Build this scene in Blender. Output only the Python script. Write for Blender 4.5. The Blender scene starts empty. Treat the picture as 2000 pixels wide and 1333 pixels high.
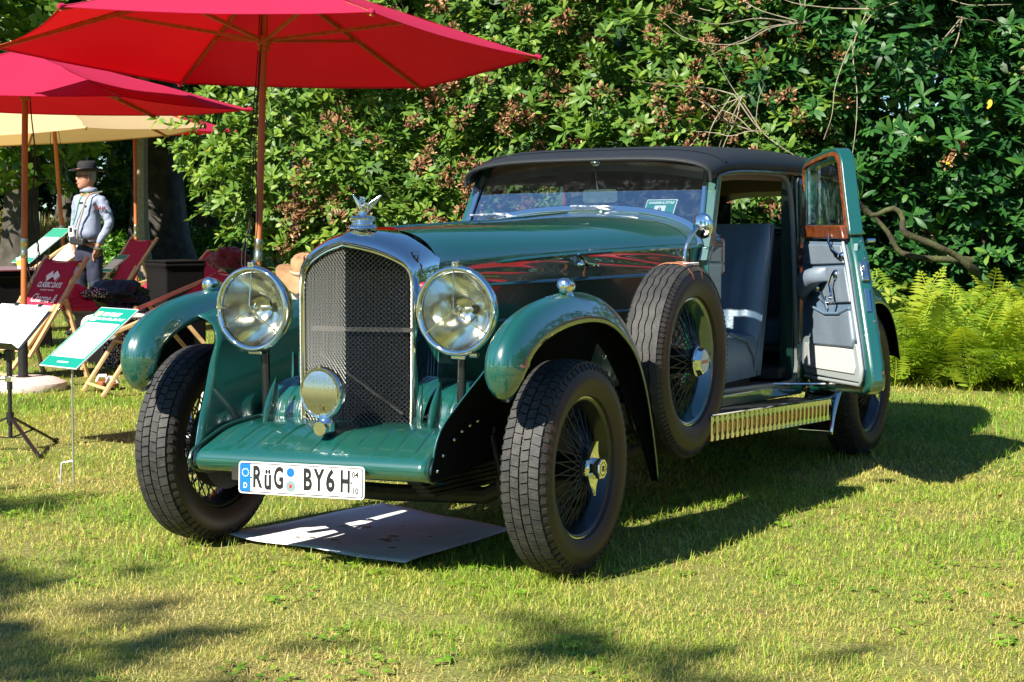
import bpy, bmesh, math, random
import numpy as np
from mathutils import Vector, Matrix, Euler, noise

random.seed(7); RNG = np.random.default_rng(7)
S = bpy.context.scene; COL = S.collection; PI = math.pi; sin, cos = math.sin, math.cos

# ---------------------------------------------------------------- camera, sky, sun, exposure
cd = bpy.data.cameras.new('camera'); cam = bpy.data.objects.new('camera', cd); COL.objects.link(cam)
cd.sensor_width = 36.0; cd.lens = 3.715 * 36 / 2.0; cd.clip_start = 0.05; cd.clip_end = 600
_r = Vector((0.893407, 0.449245, 0.002)); _u = Vector((-0.034, 0.064, 0.997)); _f = Vector((-0.448, 0.891, -0.072))
_f.normalize(); _r = (_r - _f * _r.dot(_f)).normalized(); _u = _r.cross(_f)
cam.matrix_world = Matrix(((_r.x, _u.x, -_f.x, 3.708), (_r.y, _u.y, -_f.y, -6.3325), (_r.z, _u.z, -_f.z, 1.362), (0, 0, 0, 1)))
S.camera = cam

SUN = Vector((-0.178, -0.768, 0.615)).normalized()
w = bpy.data.worlds.new('World'); S.world = w; w.use_nodes = True
nt = w.node_tree; nt.nodes.clear()
sky = nt.nodes.new('ShaderNodeTexSky'); sky.sky_type = 'NISHITA'; sky.sun_disc = False
sky.sun_elevation = math.asin(SUN.z); sky.sun_rotation = math.atan2(SUN.x, SUN.y)
sky.air_density = 1.0; sky.dust_density = 0.15; sky.ozone_density = 2.0
bg = nt.nodes.new('ShaderNodeBackground'); bg.inputs['Strength'].default_value = 0.058
wo = nt.nodes.new('ShaderNodeOutputWorld')
tintn = nt.nodes.new('ShaderNodeMixRGB'); tintn.blend_type = 'MULTIPLY'; tintn.inputs[0].default_value = 1; tintn.inputs[2].default_value = (.66, .96, 1.18, 1)   # the deep clear blue of that day
nt.links.new(sky.outputs[0], tintn.inputs[1]); nt.links.new(tintn.outputs[0], bg.inputs['Color']); nt.links.new(bg.outputs[0], wo.inputs['Surface'])
sl = bpy.data.lights.new('sun', 'SUN'); sl.energy = 5.0; sl.angle = math.radians(0.53); sl.color = (1.0, 0.94, 0.82)
so = bpy.data.objects.new('sun', sl); COL.objects.link(so); so.rotation_euler = SUN.to_track_quat('Z', 'Y').to_euler(); so.location = SUN * 60
S.view_settings.view_transform = 'Standard'; S.view_settings.look = 'None'
S.view_settings.exposure = 1.3; S.view_settings.gamma = 1.0; S.view_settings.use_curve_mapping = False
S.cycles.max_bounces = 8; S.cycles.transparent_max_bounces = 16; S.cycles.glossy_bounces = 5; S.cycles.diffuse_bounces = 3
S.cycles.transmission_bounces = 8; S.cycles.caustics_reflective = False; S.cycles.caustics_refractive = False
S.cycles.sample_clamp_indirect = 6.0

# ---------------------------------------------------------------- materials
MATS = {}
def mat(name, color, rough=0.5, metal=0.0, coat=0.0, spec=0.5, var=None, vscale=8.0, bump=None, bscale=60.0, sheen=0.0, transl=None, coord='Object', detail=4.0, rvar=None):
    """Principled material; var = second colour mixed in by noise; bump = strength."""
    m = bpy.data.materials.new(name); m.use_nodes = True; n = m.node_tree; b = n.nodes['Principled BSDF']
    b.inputs['Base Color'].default_value = (*color, 1); b.inputs['Roughness'].default_value = rough
    b.inputs['Metallic'].default_value = metal; b.inputs['Coat Weight'].default_value = coat; b.inputs['Coat Roughness'].default_value = 0.006; b.inputs['Coat IOR'].default_value = 2.25 if coat >= 1 else 1.5
    b.inputs['Specular IOR Level'].default_value = spec; b.inputs['Sheen Weight'].default_value = sheen
    tc = None
    if var is not None or bump or rvar:
        tc = n.nodes.new('ShaderNodeTexCoord')
    if var is not None:
        t = n.nodes.new('ShaderNodeTexNoise'); t.inputs['Scale'].default_value = vscale; t.inputs['Detail'].default_value = detail
        n.links.new(tc.outputs[coord], t.inputs['Vector'])
        r = n.nodes.new('ShaderNodeValToRGB'); r.color_ramp.elements[0].position = 0.35; r.color_ramp.elements[1].position = 0.68
        r.color_ramp.elements[0].color = (*color, 1); r.color_ramp.elements[1].color = (*var, 1)
        n.links.new(t.outputs[0], r.inputs[0]); n.links.new(r.outputs[0], b.inputs['Base Color'])
    if rvar:
        t3 = n.nodes.new('ShaderNodeTexNoise'); t3.inputs['Scale'].default_value = rvar[2]; t3.inputs['Detail'].default_value = 5
        n.links.new(tc.outputs[coord], t3.inputs['Vector'])
        mr = n.nodes.new('ShaderNodeMapRange'); mr.inputs[1].default_value = 0.4; mr.inputs[2].default_value = 0.7; mr.inputs[3].default_value = rvar[0]; mr.inputs[4].default_value = rvar[1]
        n.links.new(t3.outputs[0], mr.inputs[0]); n.links.new(mr.outputs[0], b.inputs['Roughness'])
    if bump:
        t2 = n.nodes.new('ShaderNodeTexNoise'); t2.inputs['Scale'].default_value = bscale; t2.inputs['Detail'].default_value = 5
        n.links.new(tc.outputs[coord], t2.inputs['Vector'])
        bp = n.nodes.new('ShaderNodeBump'); bp.inputs['Strength'].default_value = bump; bp.inputs['Distance'].default_value = 0.01
        n.links.new(t2.outputs[0], bp.inputs['Height']); n.links.new(bp.outputs[0], b.inputs['Normal'])
    if transl is not None:
        out = n.nodes['Material Output']; tr = n.nodes.new('ShaderNodeBsdfTranslucent'); tr.inputs[0].default_value = (*transl[0], 1)
        ad = n.nodes.new('ShaderNodeMixShader'); ad.inputs[0].default_value = transl[1]
        n.links.new(b.outputs[0], ad.inputs[1]); n.links.new(tr.outputs[0], ad.inputs[2]); n.links.new(ad.outputs[0], out.inputs[0])
    MATS[name] = m; return m

def leafmat(name, stops, rough=0.35, transl=0.3, tcol=(1.5, 1.6, 0.7), spec=0.5):
    """Leaf: hue from the mesh's own 'tint' value (0..1, each leaf's natural colour), gloss and translucency."""
    m = bpy.data.materials.new(name); m.use_nodes = True; n = m.node_tree; b = n.nodes['Principled BSDF']
    at = n.nodes.new('ShaderNodeAttribute'); at.attribute_name = 'tint'
    r = n.nodes.new('ShaderNodeValToRGB'); cr = r.color_ramp
    while len(cr.elements) < len(stops): cr.elements.new(0.5)
    for e, (p, c) in zip(cr.elements, stops): e.position = p; e.color = (*c, 1)
    n.links.new(at.outputs['Fac'], r.inputs[0]); n.links.new(r.outputs[0], b.inputs['Base Color'])
    b.inputs['Roughness'].default_value = rough; b.inputs['Specular IOR Level'].default_value = spec
    mu = n.nodes.new('ShaderNodeMixRGB'); mu.blend_type = 'MULTIPLY'; mu.inputs[0].default_value = 1; mu.inputs[2].default_value = (*tcol, 1)
    n.links.new(r.outputs[0], mu.inputs[1])
    tr = n.nodes.new('ShaderNodeBsdfTranslucent'); n.links.new(mu.outputs[0], tr.inputs[0])
    mx = n.nodes.new('ShaderNodeMixShader'); mx.inputs[0].default_value = transl
    n.links.new(b.outputs[0], mx.inputs[1]); n.links.new(tr.outputs[0], mx.inputs[2]); n.links.new(mx.outputs[0], n.nodes['Material Output'].inputs[0])
    MATS[name] = m; return m

def glassmat(name, tint=(1, 1, 1), rough=0.0, base=0.04, ior=1.5, dirt=0.0):
    m = bpy.data.materials.new(name); m.use_nodes = True; n = m.node_tree; n.nodes.remove(n.nodes['Principled BSDF'])
    g = n.nodes.new('ShaderNodeBsdfGlossy'); g.inputs['Roughness'].default_value = rough
    t = n.nodes.new('ShaderNodeBsdfTransparent'); t.inputs[0].default_value = (*tint, 1)
    f = n.nodes.new('ShaderNodeFresnel'); f.inputs[0].default_value = ior
    a = n.nodes.new('ShaderNodeMath'); a.operation = 'ADD'; a.inputs[1].default_value = base; a.use_clamp = True
    n.links.new(f.outputs[0], a.inputs[0])
    mx = n.nodes.new('ShaderNodeMixShader'); n.links.new(a.outputs[0], mx.inputs[0]); n.links.new(t.outputs[0], mx.inputs[1]); n.links.new(g.outputs[0], mx.inputs[2])
    last = mx
    if dirt:
        tc = n.nodes.new('ShaderNodeTexCoord'); tx = n.nodes.new('ShaderNodeTexNoise'); tx.inputs['Scale'].default_value = 26; tx.inputs['Detail'].default_value = 10; tx.inputs['Roughness'].default_value = 0.75
        n.links.new(tc.outputs['Object'], tx.inputs['Vector'])
        rr = n.nodes.new('ShaderNodeMapRange'); rr.inputs[1].default_value = 0.5; rr.inputs[2].default_value = 0.8; rr.inputs[4].default_value = dirt
        n.links.new(tx.outputs[0], rr.inputs[0])
        d = n.nodes.new('ShaderNodeBsdfDiffuse'); d.inputs[0].default_value = (.7, .75, .8, 1)
        m2 = n.nodes.new('ShaderNodeMixShader'); n.links.new(rr.outputs[0], m2.inputs[0]); n.links.new(mx.outputs[0], m2.inputs[1]); n.links.new(d.outputs[0], m2.inputs[2]); last = m2
    n.links.new(last.outputs[0], n.nodes['Material Output'].inputs[0]); MATS[name] = m; return m

def woodmat(name, c1, c2, scale=3.0, rough=0.4, coat=0.0, axis=2, stretch=14):
    m = bpy.data.materials.new(name); m.use_nodes = True; n = m.node_tree; b = n.nodes['Principled BSDF']
    tc = n.nodes.new('ShaderNodeTexCoord'); mp = n.nodes.new('ShaderNodeMapping')
    sc = [stretch] * 3; sc[axis] = 1.0; mp.inputs['Scale'].default_value = sc
    n.links.new(tc.outputs['Object'], mp.inputs['Vector'])
    t = n.nodes.new('ShaderNodeTexNoise'); t.inputs['Scale'].default_value = scale; t.inputs['Detail'].default_value = 6; t.inputs['Distortion'].default_value = 0.6
    n.links.new(mp.outputs[0], t.inputs['Vector'])
    r = n.nodes.new('ShaderNodeValToRGB'); r.color_ramp.elements[0].position = 0.3; r.color_ramp.elements[1].position = 0.7
    r.color_ramp.elements[0].color = (*c1, 1); r.color_ramp.elements[1].color = (*c2, 1)
    n.links.new(t.outputs[0], r.inputs[0]); n.links.new(r.outputs[0], b.inputs['Base Color'])
    b.inputs['Roughness'].default_value = rough; b.inputs['Coat Weight'].default_value = coat
    MATS[name] = m; return m

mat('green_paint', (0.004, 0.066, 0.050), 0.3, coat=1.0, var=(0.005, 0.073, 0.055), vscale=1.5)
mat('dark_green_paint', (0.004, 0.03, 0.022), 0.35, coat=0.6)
mat('chrome', (0.82, 0.82, 0.80), 0.03, metal=1.0)
mat('satin_chrome', (0.72, 0.72, 0.68), 0.16, metal=1.0, rvar=(0.1, 0.28, 30))
mat('reflector', (0.86, 0.86, 0.80), 0.12, metal=1.0, bump=0.07, bscale=16)
mat('polished_aluminium', (0.78, 0.78, 0.76), 0.07, metal=1.0, bump=0.04, bscale=9)
mat('wire_metal', (0.33, 0.33, 0.30), 0.25, metal=1.0)
mat('black_core', (0.005, 0.005, 0.005), 0.8, spec=.2)
mat('tyre_rubber', (0.018, 0.017, 0.016), 0.62, var=(0.035, 0.031, 0.027), vscale=14, bump=0.06, bscale=140)
mat('tyre_tread', (0.014, 0.0145, 0.015), 0.65, var=(0.036, 0.034, 0.030), vscale=30, bump=0.25, bscale=150)
mat('black_paint', (0.008, 0.009, 0.009), 0.3, coat=0.5)
mat('black_iron', (0.014, 0.013, 0.011), 0.6, var=(0.03, 0.025, 0.018), vscale=20)
mat('spoke_metal', (0.05, 0.055, 0.06), 0.3, metal=0.6)
mat('black_leather_roof', (0.016, 0.018, 0.021), 0.5, bump=0.08, bscale=220, spec=0.4)
mat('blue_leather', (0.105, 0.165, 0.235), 0.36, bump=0.12, bscale=70, var=(0.125, 0.19, 0.265), vscale=6)
mat('grey_leather', (0.125, 0.16, 0.20), 0.42, bump=0.15, bscale=60, var=(0.155, 0.195, 0.24), vscale=7)
mat('pale_leather', (0.27, 0.30, 0.30), 0.5, bump=0.06, bscale=140)
mat('carpet_white', (0.50, 0.49, 0.46), 0.95, bump=0.3, bscale=260)
mat('dark_interior', (0.012, 0.015, 0.02), 0.7)
mat('carpet_blue', (0.08, 0.09, 0.11), 0.95, bump=0.4, bscale=260)
mat('headlining', (0.20, 0.125, 0.085), 0.95)
mat('seal_rubber', (0.22, 0.225, 0.22), 0.6)
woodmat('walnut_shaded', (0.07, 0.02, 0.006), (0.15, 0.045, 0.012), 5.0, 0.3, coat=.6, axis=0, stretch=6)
woodmat('walnut', (0.075, 0.018, 0.005), (0.20, 0.055, 0.012), 5.0, 0.25, coat=1.0, axis=0, stretch=6)
mat('tan_leather', (0.30, 0.10, 0.03), 0.5, bump=0.1, bscale=160, var=(0.24, 0.075, 0.02), vscale=18)
mat('red_paint', (0.62, 0.010, 0.018), 0.3, coat=1.0)
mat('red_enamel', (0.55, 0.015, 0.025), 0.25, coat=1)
mat('white_paint', (0.78, 0.78, 0.76), 0.4)
mat('plate_white', (0.8, 0.8, 0.78), 0.35)
mat('plate_black', (0.01, 0.01, 0.01), 0.4)
mat('plate_blue', (0.004, 0.13, 0.6), 0.35)
mat('seal_pale', (0.16, 0.24, 0.25), 0.4)
mat('underseal_black', (0.006, 0.006, 0.006), 0.9, spec=.1)
mat('matting_black', (0.02, 0.022, 0.022), 0.5, bump=0.2, bscale=90)
glassmat('windscreen_glass', (0.80, 0.88, 0.92), 0.0, 0.33, 1.5, dirt=0.06)
glassmat('lamp_glass', (0.98, 0.98, 0.94), 0.0, 0.02, 1.45)
mat('lamp_flutes', (0.93, 0.92, 0.86), 0.13, metal=1.0)
mat('rust_brown_rubber', (0.022, 0.017, 0.014), 0.5, var=(0.04, 0.024, 0.016), vscale=4, bump=0.05, bscale=90)

# ---------------------------------------------------------------- mesh builder
def V(*a): return Vector(a)
class MB:
    def __init__(s): s.v = []; s.f = []; s.m = []; s.cur = 0
    def add(s, vs, fs):
        o = len(s.v); s.v.extend(Vector(p) for p in vs); s.f.extend(tuple(o + i for i in f) for f in fs); s.m.extend([s.cur] * len(fs)); return s
    def box(s, c, d, rot=None):
        x, y, z = d[0] / 2, d[1] / 2, d[2] / 2; c = Vector(c)
        vs = [Vector(p) for p in ((-x, -y, -z), (x, -y, -z), (x, y, -z), (-x, y, -z), (-x, -y, z), (x, -y, z), (x, y, z), (-x, y, z))]
        if rot is not None: vs = [rot @ p for p in vs]
        return s.add([c + p for p in vs], [(0, 3, 2, 1), (4, 5, 6, 7), (0, 1, 5, 4), (1, 2, 6, 5), (2, 3, 7, 6), (3, 0, 4, 7)])
    def hexa(s, vs):
        return s.add(vs, [(0, 3, 2, 1), (4, 5, 6, 7), (0, 1, 5, 4), (1, 2, 6, 5), (2, 3, 7, 6), (3, 0, 4, 7)])
    def beam(s, a, b, wd, th, up=(0, 0, 1)):
        a = Vector(a); b = Vector(b); d = (b - a).normalized(); u = Vector(up); x = d.cross(u)
        if x.length < 1e-4: x = d.cross(Vector((1, 0, 0)))
        x.normalize(); z = x.cross(d).normalized(); x *= wd / 2; z *= th / 2
        return s.hexa([a - x - z, a + x - z, b + x - z, b - x - z, a - x + z, a + x + z, b + x + z, b - x + z])
    def tube(s, pts, r, n=8, cap=True, closed=False):
        pts = [Vector(p) for p in pts]; N = len(pts); rr = r if hasattr(r, '__len__') else [r] * N; rings = []; prev = None
        for i, p in enumerate(pts):
            if closed: d = pts[(i + 1) % N] - pts[i - 1]
            else: d = (pts[min(i + 1, N - 1)] - pts[max(i - 1, 0)])
            d.normalize()
            if prev is None:
                a = Vector((0, 0, 1)) if abs(d.z) < 0.9 else Vector((1, 0, 0)); x = d.cross(a).normalized()
            else: x = (prev - d * prev.dot(d)).normalized()
            prev = x; y = d.cross(x); rings.append([p + (x * cos(2 * PI * k / n) + y * sin(2 * PI * k / n)) * rr[i] for k in range(n)])
        return s.loft(rings, True, closed, cap and not closed)
    def loft(s, rings, cu=False, cv=False, cap=False):
        n = len(rings[0]); N = len(rings); vs = [p for r in rings for p in r]; fs = []
        for i in range(N if cv else N - 1):
            j = (i + 1) % N
            for k in range(n if cu else n - 1):
                l = (k + 1) % n; fs.append((i * n + k, i * n + l, j * n + l, j * n + k))
        if cap: fs.append(tuple(range(n))[::-1]); fs.append(tuple((N - 1) * n + k for k in range(n)))
        return s.add(vs, fs)
    def lathe(s, prof, o=(0, 0, 0), axis=(1, 0, 0), n=32, cap=False, a0=0.0):
        """prof: (along axis, radius)"""
        ax = Vector(axis).normalized(); t = Vector((0, 0, 1)) if abs(ax.z) < 0.9 else Vector((0, -1, 0)); x = (t - ax * t.dot(ax)).normalized(); y = ax.cross(x); o = Vector(o)
        return s.loft([[o + ax * h + (x * cos(a0 + 2 * PI * k / n) + y * sin(a0 + 2 * PI * k / n)) * r for k in range(n)] for h, r in prof], True, False, cap)
    def prism(s, poly, d0, d1, fn):
        """poly of 2-D points, extruded d0..d1; fn(u, v, d) -> point"""
        n = len(poly); vs = [fn(u, v, d0) for u, v in poly] + [fn(u, v, d1) for u, v in poly]
        fs = [tuple(range(n))[::-1], tuple(range(n, 2 * n))] + [(k, (k + 1) % n, n + (k + 1) % n, n + k) for k in range(n)]
        return s.add(vs, fs)
    def mesh(s, name, mats, smooth=True, xf=None, fixn=True):
        me = bpy.data.meshes.new(name); vs = s.v if xf is None else [xf(p) for p in s.v]
        me.from_pydata([tuple(p) for p in vs], [], s.f)
        for m in (mats if isinstance(mats, (list, tuple)) else [mats]): me.materials.append(MATS[m])
        me.polygons.foreach_set('material_index', s.m)
        if fixn:
            b = bmesh.new(); b.from_mesh(me); bmesh.ops.recalc_face_normals(b, faces=b.faces); b.to_mesh(me); b.free()
        if smooth:
            me.polygons.foreach_set('use_smooth', [True] * len(me.polygons))
            me.set_sharp_from_angle(angle=math.radians(smooth if smooth is not True else 35))
        me.update(); return me

def link(name, data, parent=None):
    o = bpy.data.objects.new(name, data); COL.objects.link(o)
    if parent is not None: o.parent = parent
    return o
def thing(name, label, cat, loc=(0, 0, 0), rz=0.0, group=None, rot=None):
    o = bpy.data.objects.new(name, None); COL.objects.link(o); o.location = loc; o.rotation_euler = rot if rot else (0, 0, rz); o.empty_display_size = 0.2
    o['label'] = label; o['category'] = cat
    if group: o['group'] = group
    return o
def tag(o, label=None, cat=None, group=None, kind=None):
    for k, v in (('label', label), ('category', cat), ('group', group), ('kind', kind)):
        if v: o[k] = v
    return o
def hub(name, parent):                                           # an Empty that is a part holding sub-parts
    o = bpy.data.objects.new(name, None); COL.objects.link(o); o.parent = parent; o.empty_display_size = 0.1; return o
def obj(name, mb, m, parent=None, smooth=True, solid=0.0, bevel=0.0, sub=0, off=0.0, xf=None, seg=2):
    o = link(name, mb.mesh(name, m, smooth, xf), parent)
    if solid: q = o.modifiers.new('solid', 'SOLIDIFY'); q.thickness = solid; q.offset = off
    if sub: q = o.modifiers.new('sub', 'SUBSURF'); q.levels = sub; q.render_levels = sub
    if bevel: q = o.modifiers.new('bevel', 'BEVEL'); q.width = bevel; q.segments = seg; q.limit_method = 'ANGLE'; q.angle_limit = math.radians(40)
    return o
def copy_tree(o, parent=None):
    c = o.copy(); COL.objects.link(c)
    if parent is not None: c.parent = parent
    for ch in list(o.children): copy_tree(ch, c)
    return c
def text_mesh(name, s, size, m, ext=0.0, off=0.0, shear=0.0, sx=1.0, align='CENTER', space=1.0):
    """flat lettering in its own x-y plane (x right, y up), as a mesh"""
    cu = bpy.data.curves.new(name, 'FONT'); cu.body = s; cu.size = size; cu.extrude = ext; cu.offset = off; cu.shear = shear; cu.align_x = align; cu.align_y = 'CENTER'; cu.space_character = space; cu.resolution_u = 3
    t = bpy.data.objects.new(name, cu); COL.objects.link(t); bpy.context.view_layer.update()
    me = bpy.data.meshes.new_from_object(t.evaluated_get(bpy.context.evaluated_depsgraph_get())); bpy.data.objects.remove(t); bpy.data.curves.remove(cu)
    if sx != 1.0: me.transform(Matrix.Diagonal((sx, 1, 1, 1)))
    me.materials.clear(); me.materials.append(MATS[m]); me.name = name; return me
def frame_matrix(o, x, y):
    x = Vector(x).normalized(); y = Vector(y); z = x.cross(y).normalized(); y = z.cross(x)
    o = Vector(o); return Matrix(((x.x, y.x, z.x, o.x), (x.y, y.y, z.y, o.y), (x.z, y.z, z.z, o.z), (0, 0, 0, 1)))
def put(name, me, M, parent=None):
    o = link(name, me, parent); o.matrix_local = M; return o
def interp(tab, t):
    """piecewise smooth interpolation (Catmull-Rom) of a table [(t, a, b, ..)]"""
    n = len(tab)
    if t <= tab[0][0]: return list(tab[0][1:])
    if t >= tab[-1][0]: return list(tab[-1][1:])
    i = next(k for k in range(n - 1) if tab[k + 1][0] >= t); a, b = tab[i], tab[i + 1]; h = b[0] - a[0]; s = (t - a[0]) / h; o = []
    for k in range(1, len(a)):
        def slope(j):
            if j == 0 or j == n - 1:
                j2 = 1 if j == 0 else n - 1; return (tab[j2][k] - tab[j2 - 1][k]) / (tab[j2][0] - tab[j2 - 1][0])
            return (tab[j + 1][k] - tab[j - 1][k]) / (tab[j + 1][0] - tab[j - 1][0])
        m0, m1 = slope(i) * h, slope(i + 1) * h
        o.append((2 * s**3 - 3 * s * s + 1) * a[k] + (s**3 - 2 * s * s + s) * m0 + (-2 * s**3 + 3 * s * s) * b[k] + (s**3 - s * s) * m1)
    return o
def smooth_path(pts, n):
    """resample a polyline smoothly by arc length"""
    pts = [Vector(p) for p in pts]; t = [0.0]
    for a, b in zip(pts, pts[1:]): t.append(t[-1] + (b - a).length)
    tab = [(tt, *p) for tt, p in zip(t, pts)]
    return [Vector(interp(tab, t[-1] * k / (n - 1))) for k in range(n)]
def lerp(a, b, t): return a + (b - a) * t
# ================================================================ GROUND, GRASS, SHRUBS, TREES
CAMP = np.array([3.708, -6.3325, 1.362]); FH = np.array([-0.4491, 0.8935]); RH = np.array([0.8935, 0.4491])
leafmat('grass_blade', [(0.0, (.56, .43, .17)), (.22, (.47, .41, .09)), (.45, (.31, .40, .04)), (.75, (.17, .33, .022)), (1.0, (.09, .23, .016))], 0.45, 0.3, (1.2, 1.3, .8), 0.4)
leafmat('rhododendron_leaf', [(0.0, (.026, .07, .014)), (.35, (.055, .135, .02)), (.65, (.11, .20, .028)), (.9, (.19, .28, .035)), (1.0, (.28, .31, .045))], 0.46, 0.24, (1.4, 1.5, .6), 0.32)
leafmat('shaded_rhododendron_leaf', [(0.0, (.010, .042, .012)), (.4, (.02, .085, .018)), (.75, (.045, .14, .022)), (1.0, (.15, .25, .03))], 0.46, 0.22, (1.3, 1.5, .6), 0.32)  # darker copy of the leaf colours, shade of the right-hand shrub put in
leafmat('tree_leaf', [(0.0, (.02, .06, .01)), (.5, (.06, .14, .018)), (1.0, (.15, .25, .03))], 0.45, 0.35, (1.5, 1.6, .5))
leafmat('bright_shrub_leaf', [(0.0, (.04, .14, .012)), (.5, (.09, .24, .02)), (1.0, (.19, .34, .035))], 0.4, 0.35, (1.4, 1.5, .5))
leafmat('golden_leaf', [(0.0, (.14, .16, .02)), (.6, (.30, .28, .03)), (1.0, (.32, .16, .06))], 0.5, 0.35)
leafmat('fern_frond', [(0.0, (.09, .18, .014)), (.5, (.22, .33, .022)), (1.0, (.42, .43, .04))], 0.5, 0.45, (1.35, 1.4, .5), 0.35)
leafmat('seed_brown', [(0.0, (.15, .065, .03)), (.6, (.34, .17, .09)), (1.0, (.50, .32, .18))], 0.75, 0.1, (1, 1, 1), 0.2)
leafmat('reed', [(0.0, (.20, .19, .06)), (1.0, (.42, .34, .13))], 0.6, 0.25)
mat('bark', (.028, .023, .018), 0.9, var=(.075, .065, .052), vscale=5, bump=0.9, bscale=14)
mat('mossy_bark', (.035, .028, .018), 0.9, var=(.065, .075, .02), vscale=9, bump=0.8, bscale=40)
mat('twig', (.22, .18, .12), 0.8, var=(.32, .28, .2), vscale=20)
mat('inner_twigs', (.018, .016, .01), 0.95, var=(.03, .028, .012), vscale=12)
mat('dry_leaf', (.30, .11, .04), 0.7, var=(.42, .22, .10), vscale=40)
mat('yellow_leaf', (.55, .30, .02), 0.5)

def np_mesh(name, verts, tris, m, tint=None):
    me = bpy.data.meshes.new(name); verts = np.ascontiguousarray(verts, dtype=np.float32).reshape(-1, 3); tris = np.ascontiguousarray(tris, dtype=np.int32).reshape(-1, 3)
    me.vertices.add(len(verts)); me.vertices.foreach_set('co', verts.ravel()); me.loops.add(tris.size); me.loops.foreach_set('vertex_index', tris.ravel())
    me.polygons.add(len(tris)); me.polygons.foreach_set('loop_start', np.arange(0, tris.size, 3, dtype=np.int32))
    me.materials.append(MATS[m])
    if tint is not None:
        a = me.attributes.new('tint', 'FLOAT', 'POINT'); a.data.foreach_set('value', np.ascontiguousarray(tint, dtype=np.float32).ravel())
    me.update(calc_edges=True); me.validate(); return me
def unit(a): return a / np.maximum(np.linalg.norm(a, axis=-1, keepdims=True), 1e-9)
LEAF_T = np.array([(0, 1, 2), (1, 3, 4), (1, 4, 2), (3, 5, 4)])
def leaf_geo(pos, ax, nr, L, W, droop=0.18):
    """six-sided leaves: base, two pairs of side points, tip"""
    ax = unit(ax); sd = unit(np.cross(ax, nr)); nr = unit(np.cross(sd, ax)); L = L[:, None]; W = W[:, None]; n = len(pos); v = np.zeros((n, 6, 3))
    v[:, 0] = pos
    for i, (t, w_) in ((1, (.28, -.48)), (2, (.28, .48)), (3, (.74, -.46)), (4, (.74, .46))): v[:, i] = pos + ax * L * t + sd * W * w_ - nr * L * droop * t * t + nr * W * .10
    v[:, 5] = pos + ax * L - nr * L * droop
    tris = (np.arange(n)[:, None, None] * 6 + LEAF_T[None]).reshape(-1, 3); return v.reshape(-1, 3), tris
def fine_leaf(pos, ax, nr, L, W, droop):
    """one better leaf: folded along its midrib, three segments"""
    ax = unit(ax); sd = unit(np.cross(ax, nr)); nr = np.cross(sd, ax); vs = []; fs = []
    ts = ((0, .10), (.2, .72), (.5, 1.0), (.8, .72), (1, .02))
    for t, wd in ts:
        c = pos + ax * L * t - nr * L * droop * t * t
        vs += [c - sd * W * .5 * wd + nr * W * .12 * wd, c, c + sd * W * .5 * wd + nr * W * .12 * wd]
    for i in range(4):
        a = i * 3; fs += [(a, a + 3, a + 4), (a, a + 4, a + 1), (a + 1, a + 4, a + 5), (a + 1, a + 5, a + 2)]
    return vs, fs
def leaf_cluster_mesh(name, m, n, L, W, rng, t0, t1):
    V_, F_, T_ = [], [], []
    for k in range(n):
        a = 2 * PI * k / n + rng.uniform(-.25, .25); el = rng.uniform(-.25, .75) if k % 3 else rng.uniform(.7, 1.2); ax = np.array([cos(a) * cos(el), sin(a) * cos(el), sin(el)])
        l = L * rng.uniform(.75, 1.15); vs, fs = fine_leaf(ax * .012, ax, np.array([0, 0, 1.0]) + .2 * rng.normal(size=3), l, W * rng.uniform(.85, 1.15), rng.uniform(.05, .3)); o = len(V_); V_ += vs; F_ += [tuple(o + i for i in f) for f in fs]; T_ += [float(np.clip(rng.uniform(t0, t1), 0, 1))] * len(vs)
    return np_mesh(name, np.array(V_), np.array(F_), m, np.array(T_))
def seed_head_mesh(name, rng):
    P, A = [], []
    for k in range(26):
        d = unit(rng.normal(size=3) + np.array([0, 0, .5])); P.append(d * rng.uniform(.015, .04)); A.append(d)
    P = np.array(P); A = np.array(A); n = len(P); v1, t1 = leaf_geo(P, A, rng.normal(size=(n, 3)), rng.uniform(.022, .036, n), rng.uniform(.010, .016, n), -.1)
    v2, t2 = leaf_geo(P, A, rng.normal(size=(n, 3)), rng.uniform(.022, .036, n), rng.uniform(.008, .013, n), .2)
    return np_mesh(name, np.vstack([v1, v2]), np.vstack([t1, t2 + len(v1)]), 'seed_brown', np.repeat(np.tile(rng.uniform(0, 1, n), 2), 6))
def G(px, D): return CAMP[:2] + D * (FH + (px - 1000) / 3715 * RH)
def vnoise(x, y, s=1.0):
    return (np.sin(x * 1.7 * s + 1.3 * np.sin(y * 1.1 * s + .5)) + np.sin(y * 2.3 * s + 1.7 * np.sin(x * .9 * s + 2.1)) + .7 * np.sin((x + y) * 3.9 * s + np.sin(x * 2.7 * s) * 1.5) + .6 * np.sin((x * .8 - y * 1.3) * 5.3 * s + 1.0)) / 3.3

# ---- lawn
m = bpy.data.materials.new('lawn'); MATS['lawn'] = m; m.use_nodes = True; n = m.node_tree; bs = n.nodes['Principled BSDF']; bs.inputs['Roughness'].default_value = .95; bs.inputs['Specular IOR Level'].default_value = .1
tc = n.nodes.new('ShaderNodeTexCoord'); cols = []
def nz(sc, det=6, dist=0.0):
    t = n.nodes.new('ShaderNodeTexNoise'); t.inputs['Scale'].default_value = sc; t.inputs['Detail'].default_value = det; t.inputs['Distortion'].default_value = dist; n.links.new(tc.outputs['Object'], t.inputs['Vector']); return t
def rampn(src, a, b, p0=.4, p1=.62):
    r = n.nodes.new('ShaderNodeValToRGB'); r.color_ramp.elements[0].position = p0; r.color_ramp.elements[1].position = p1; r.color_ramp.elements[0].color = (*a, 1); r.color_ramp.elements[1].color = (*b, 1); n.links.new(src.outputs[0], r.inputs[0]); return r
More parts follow.
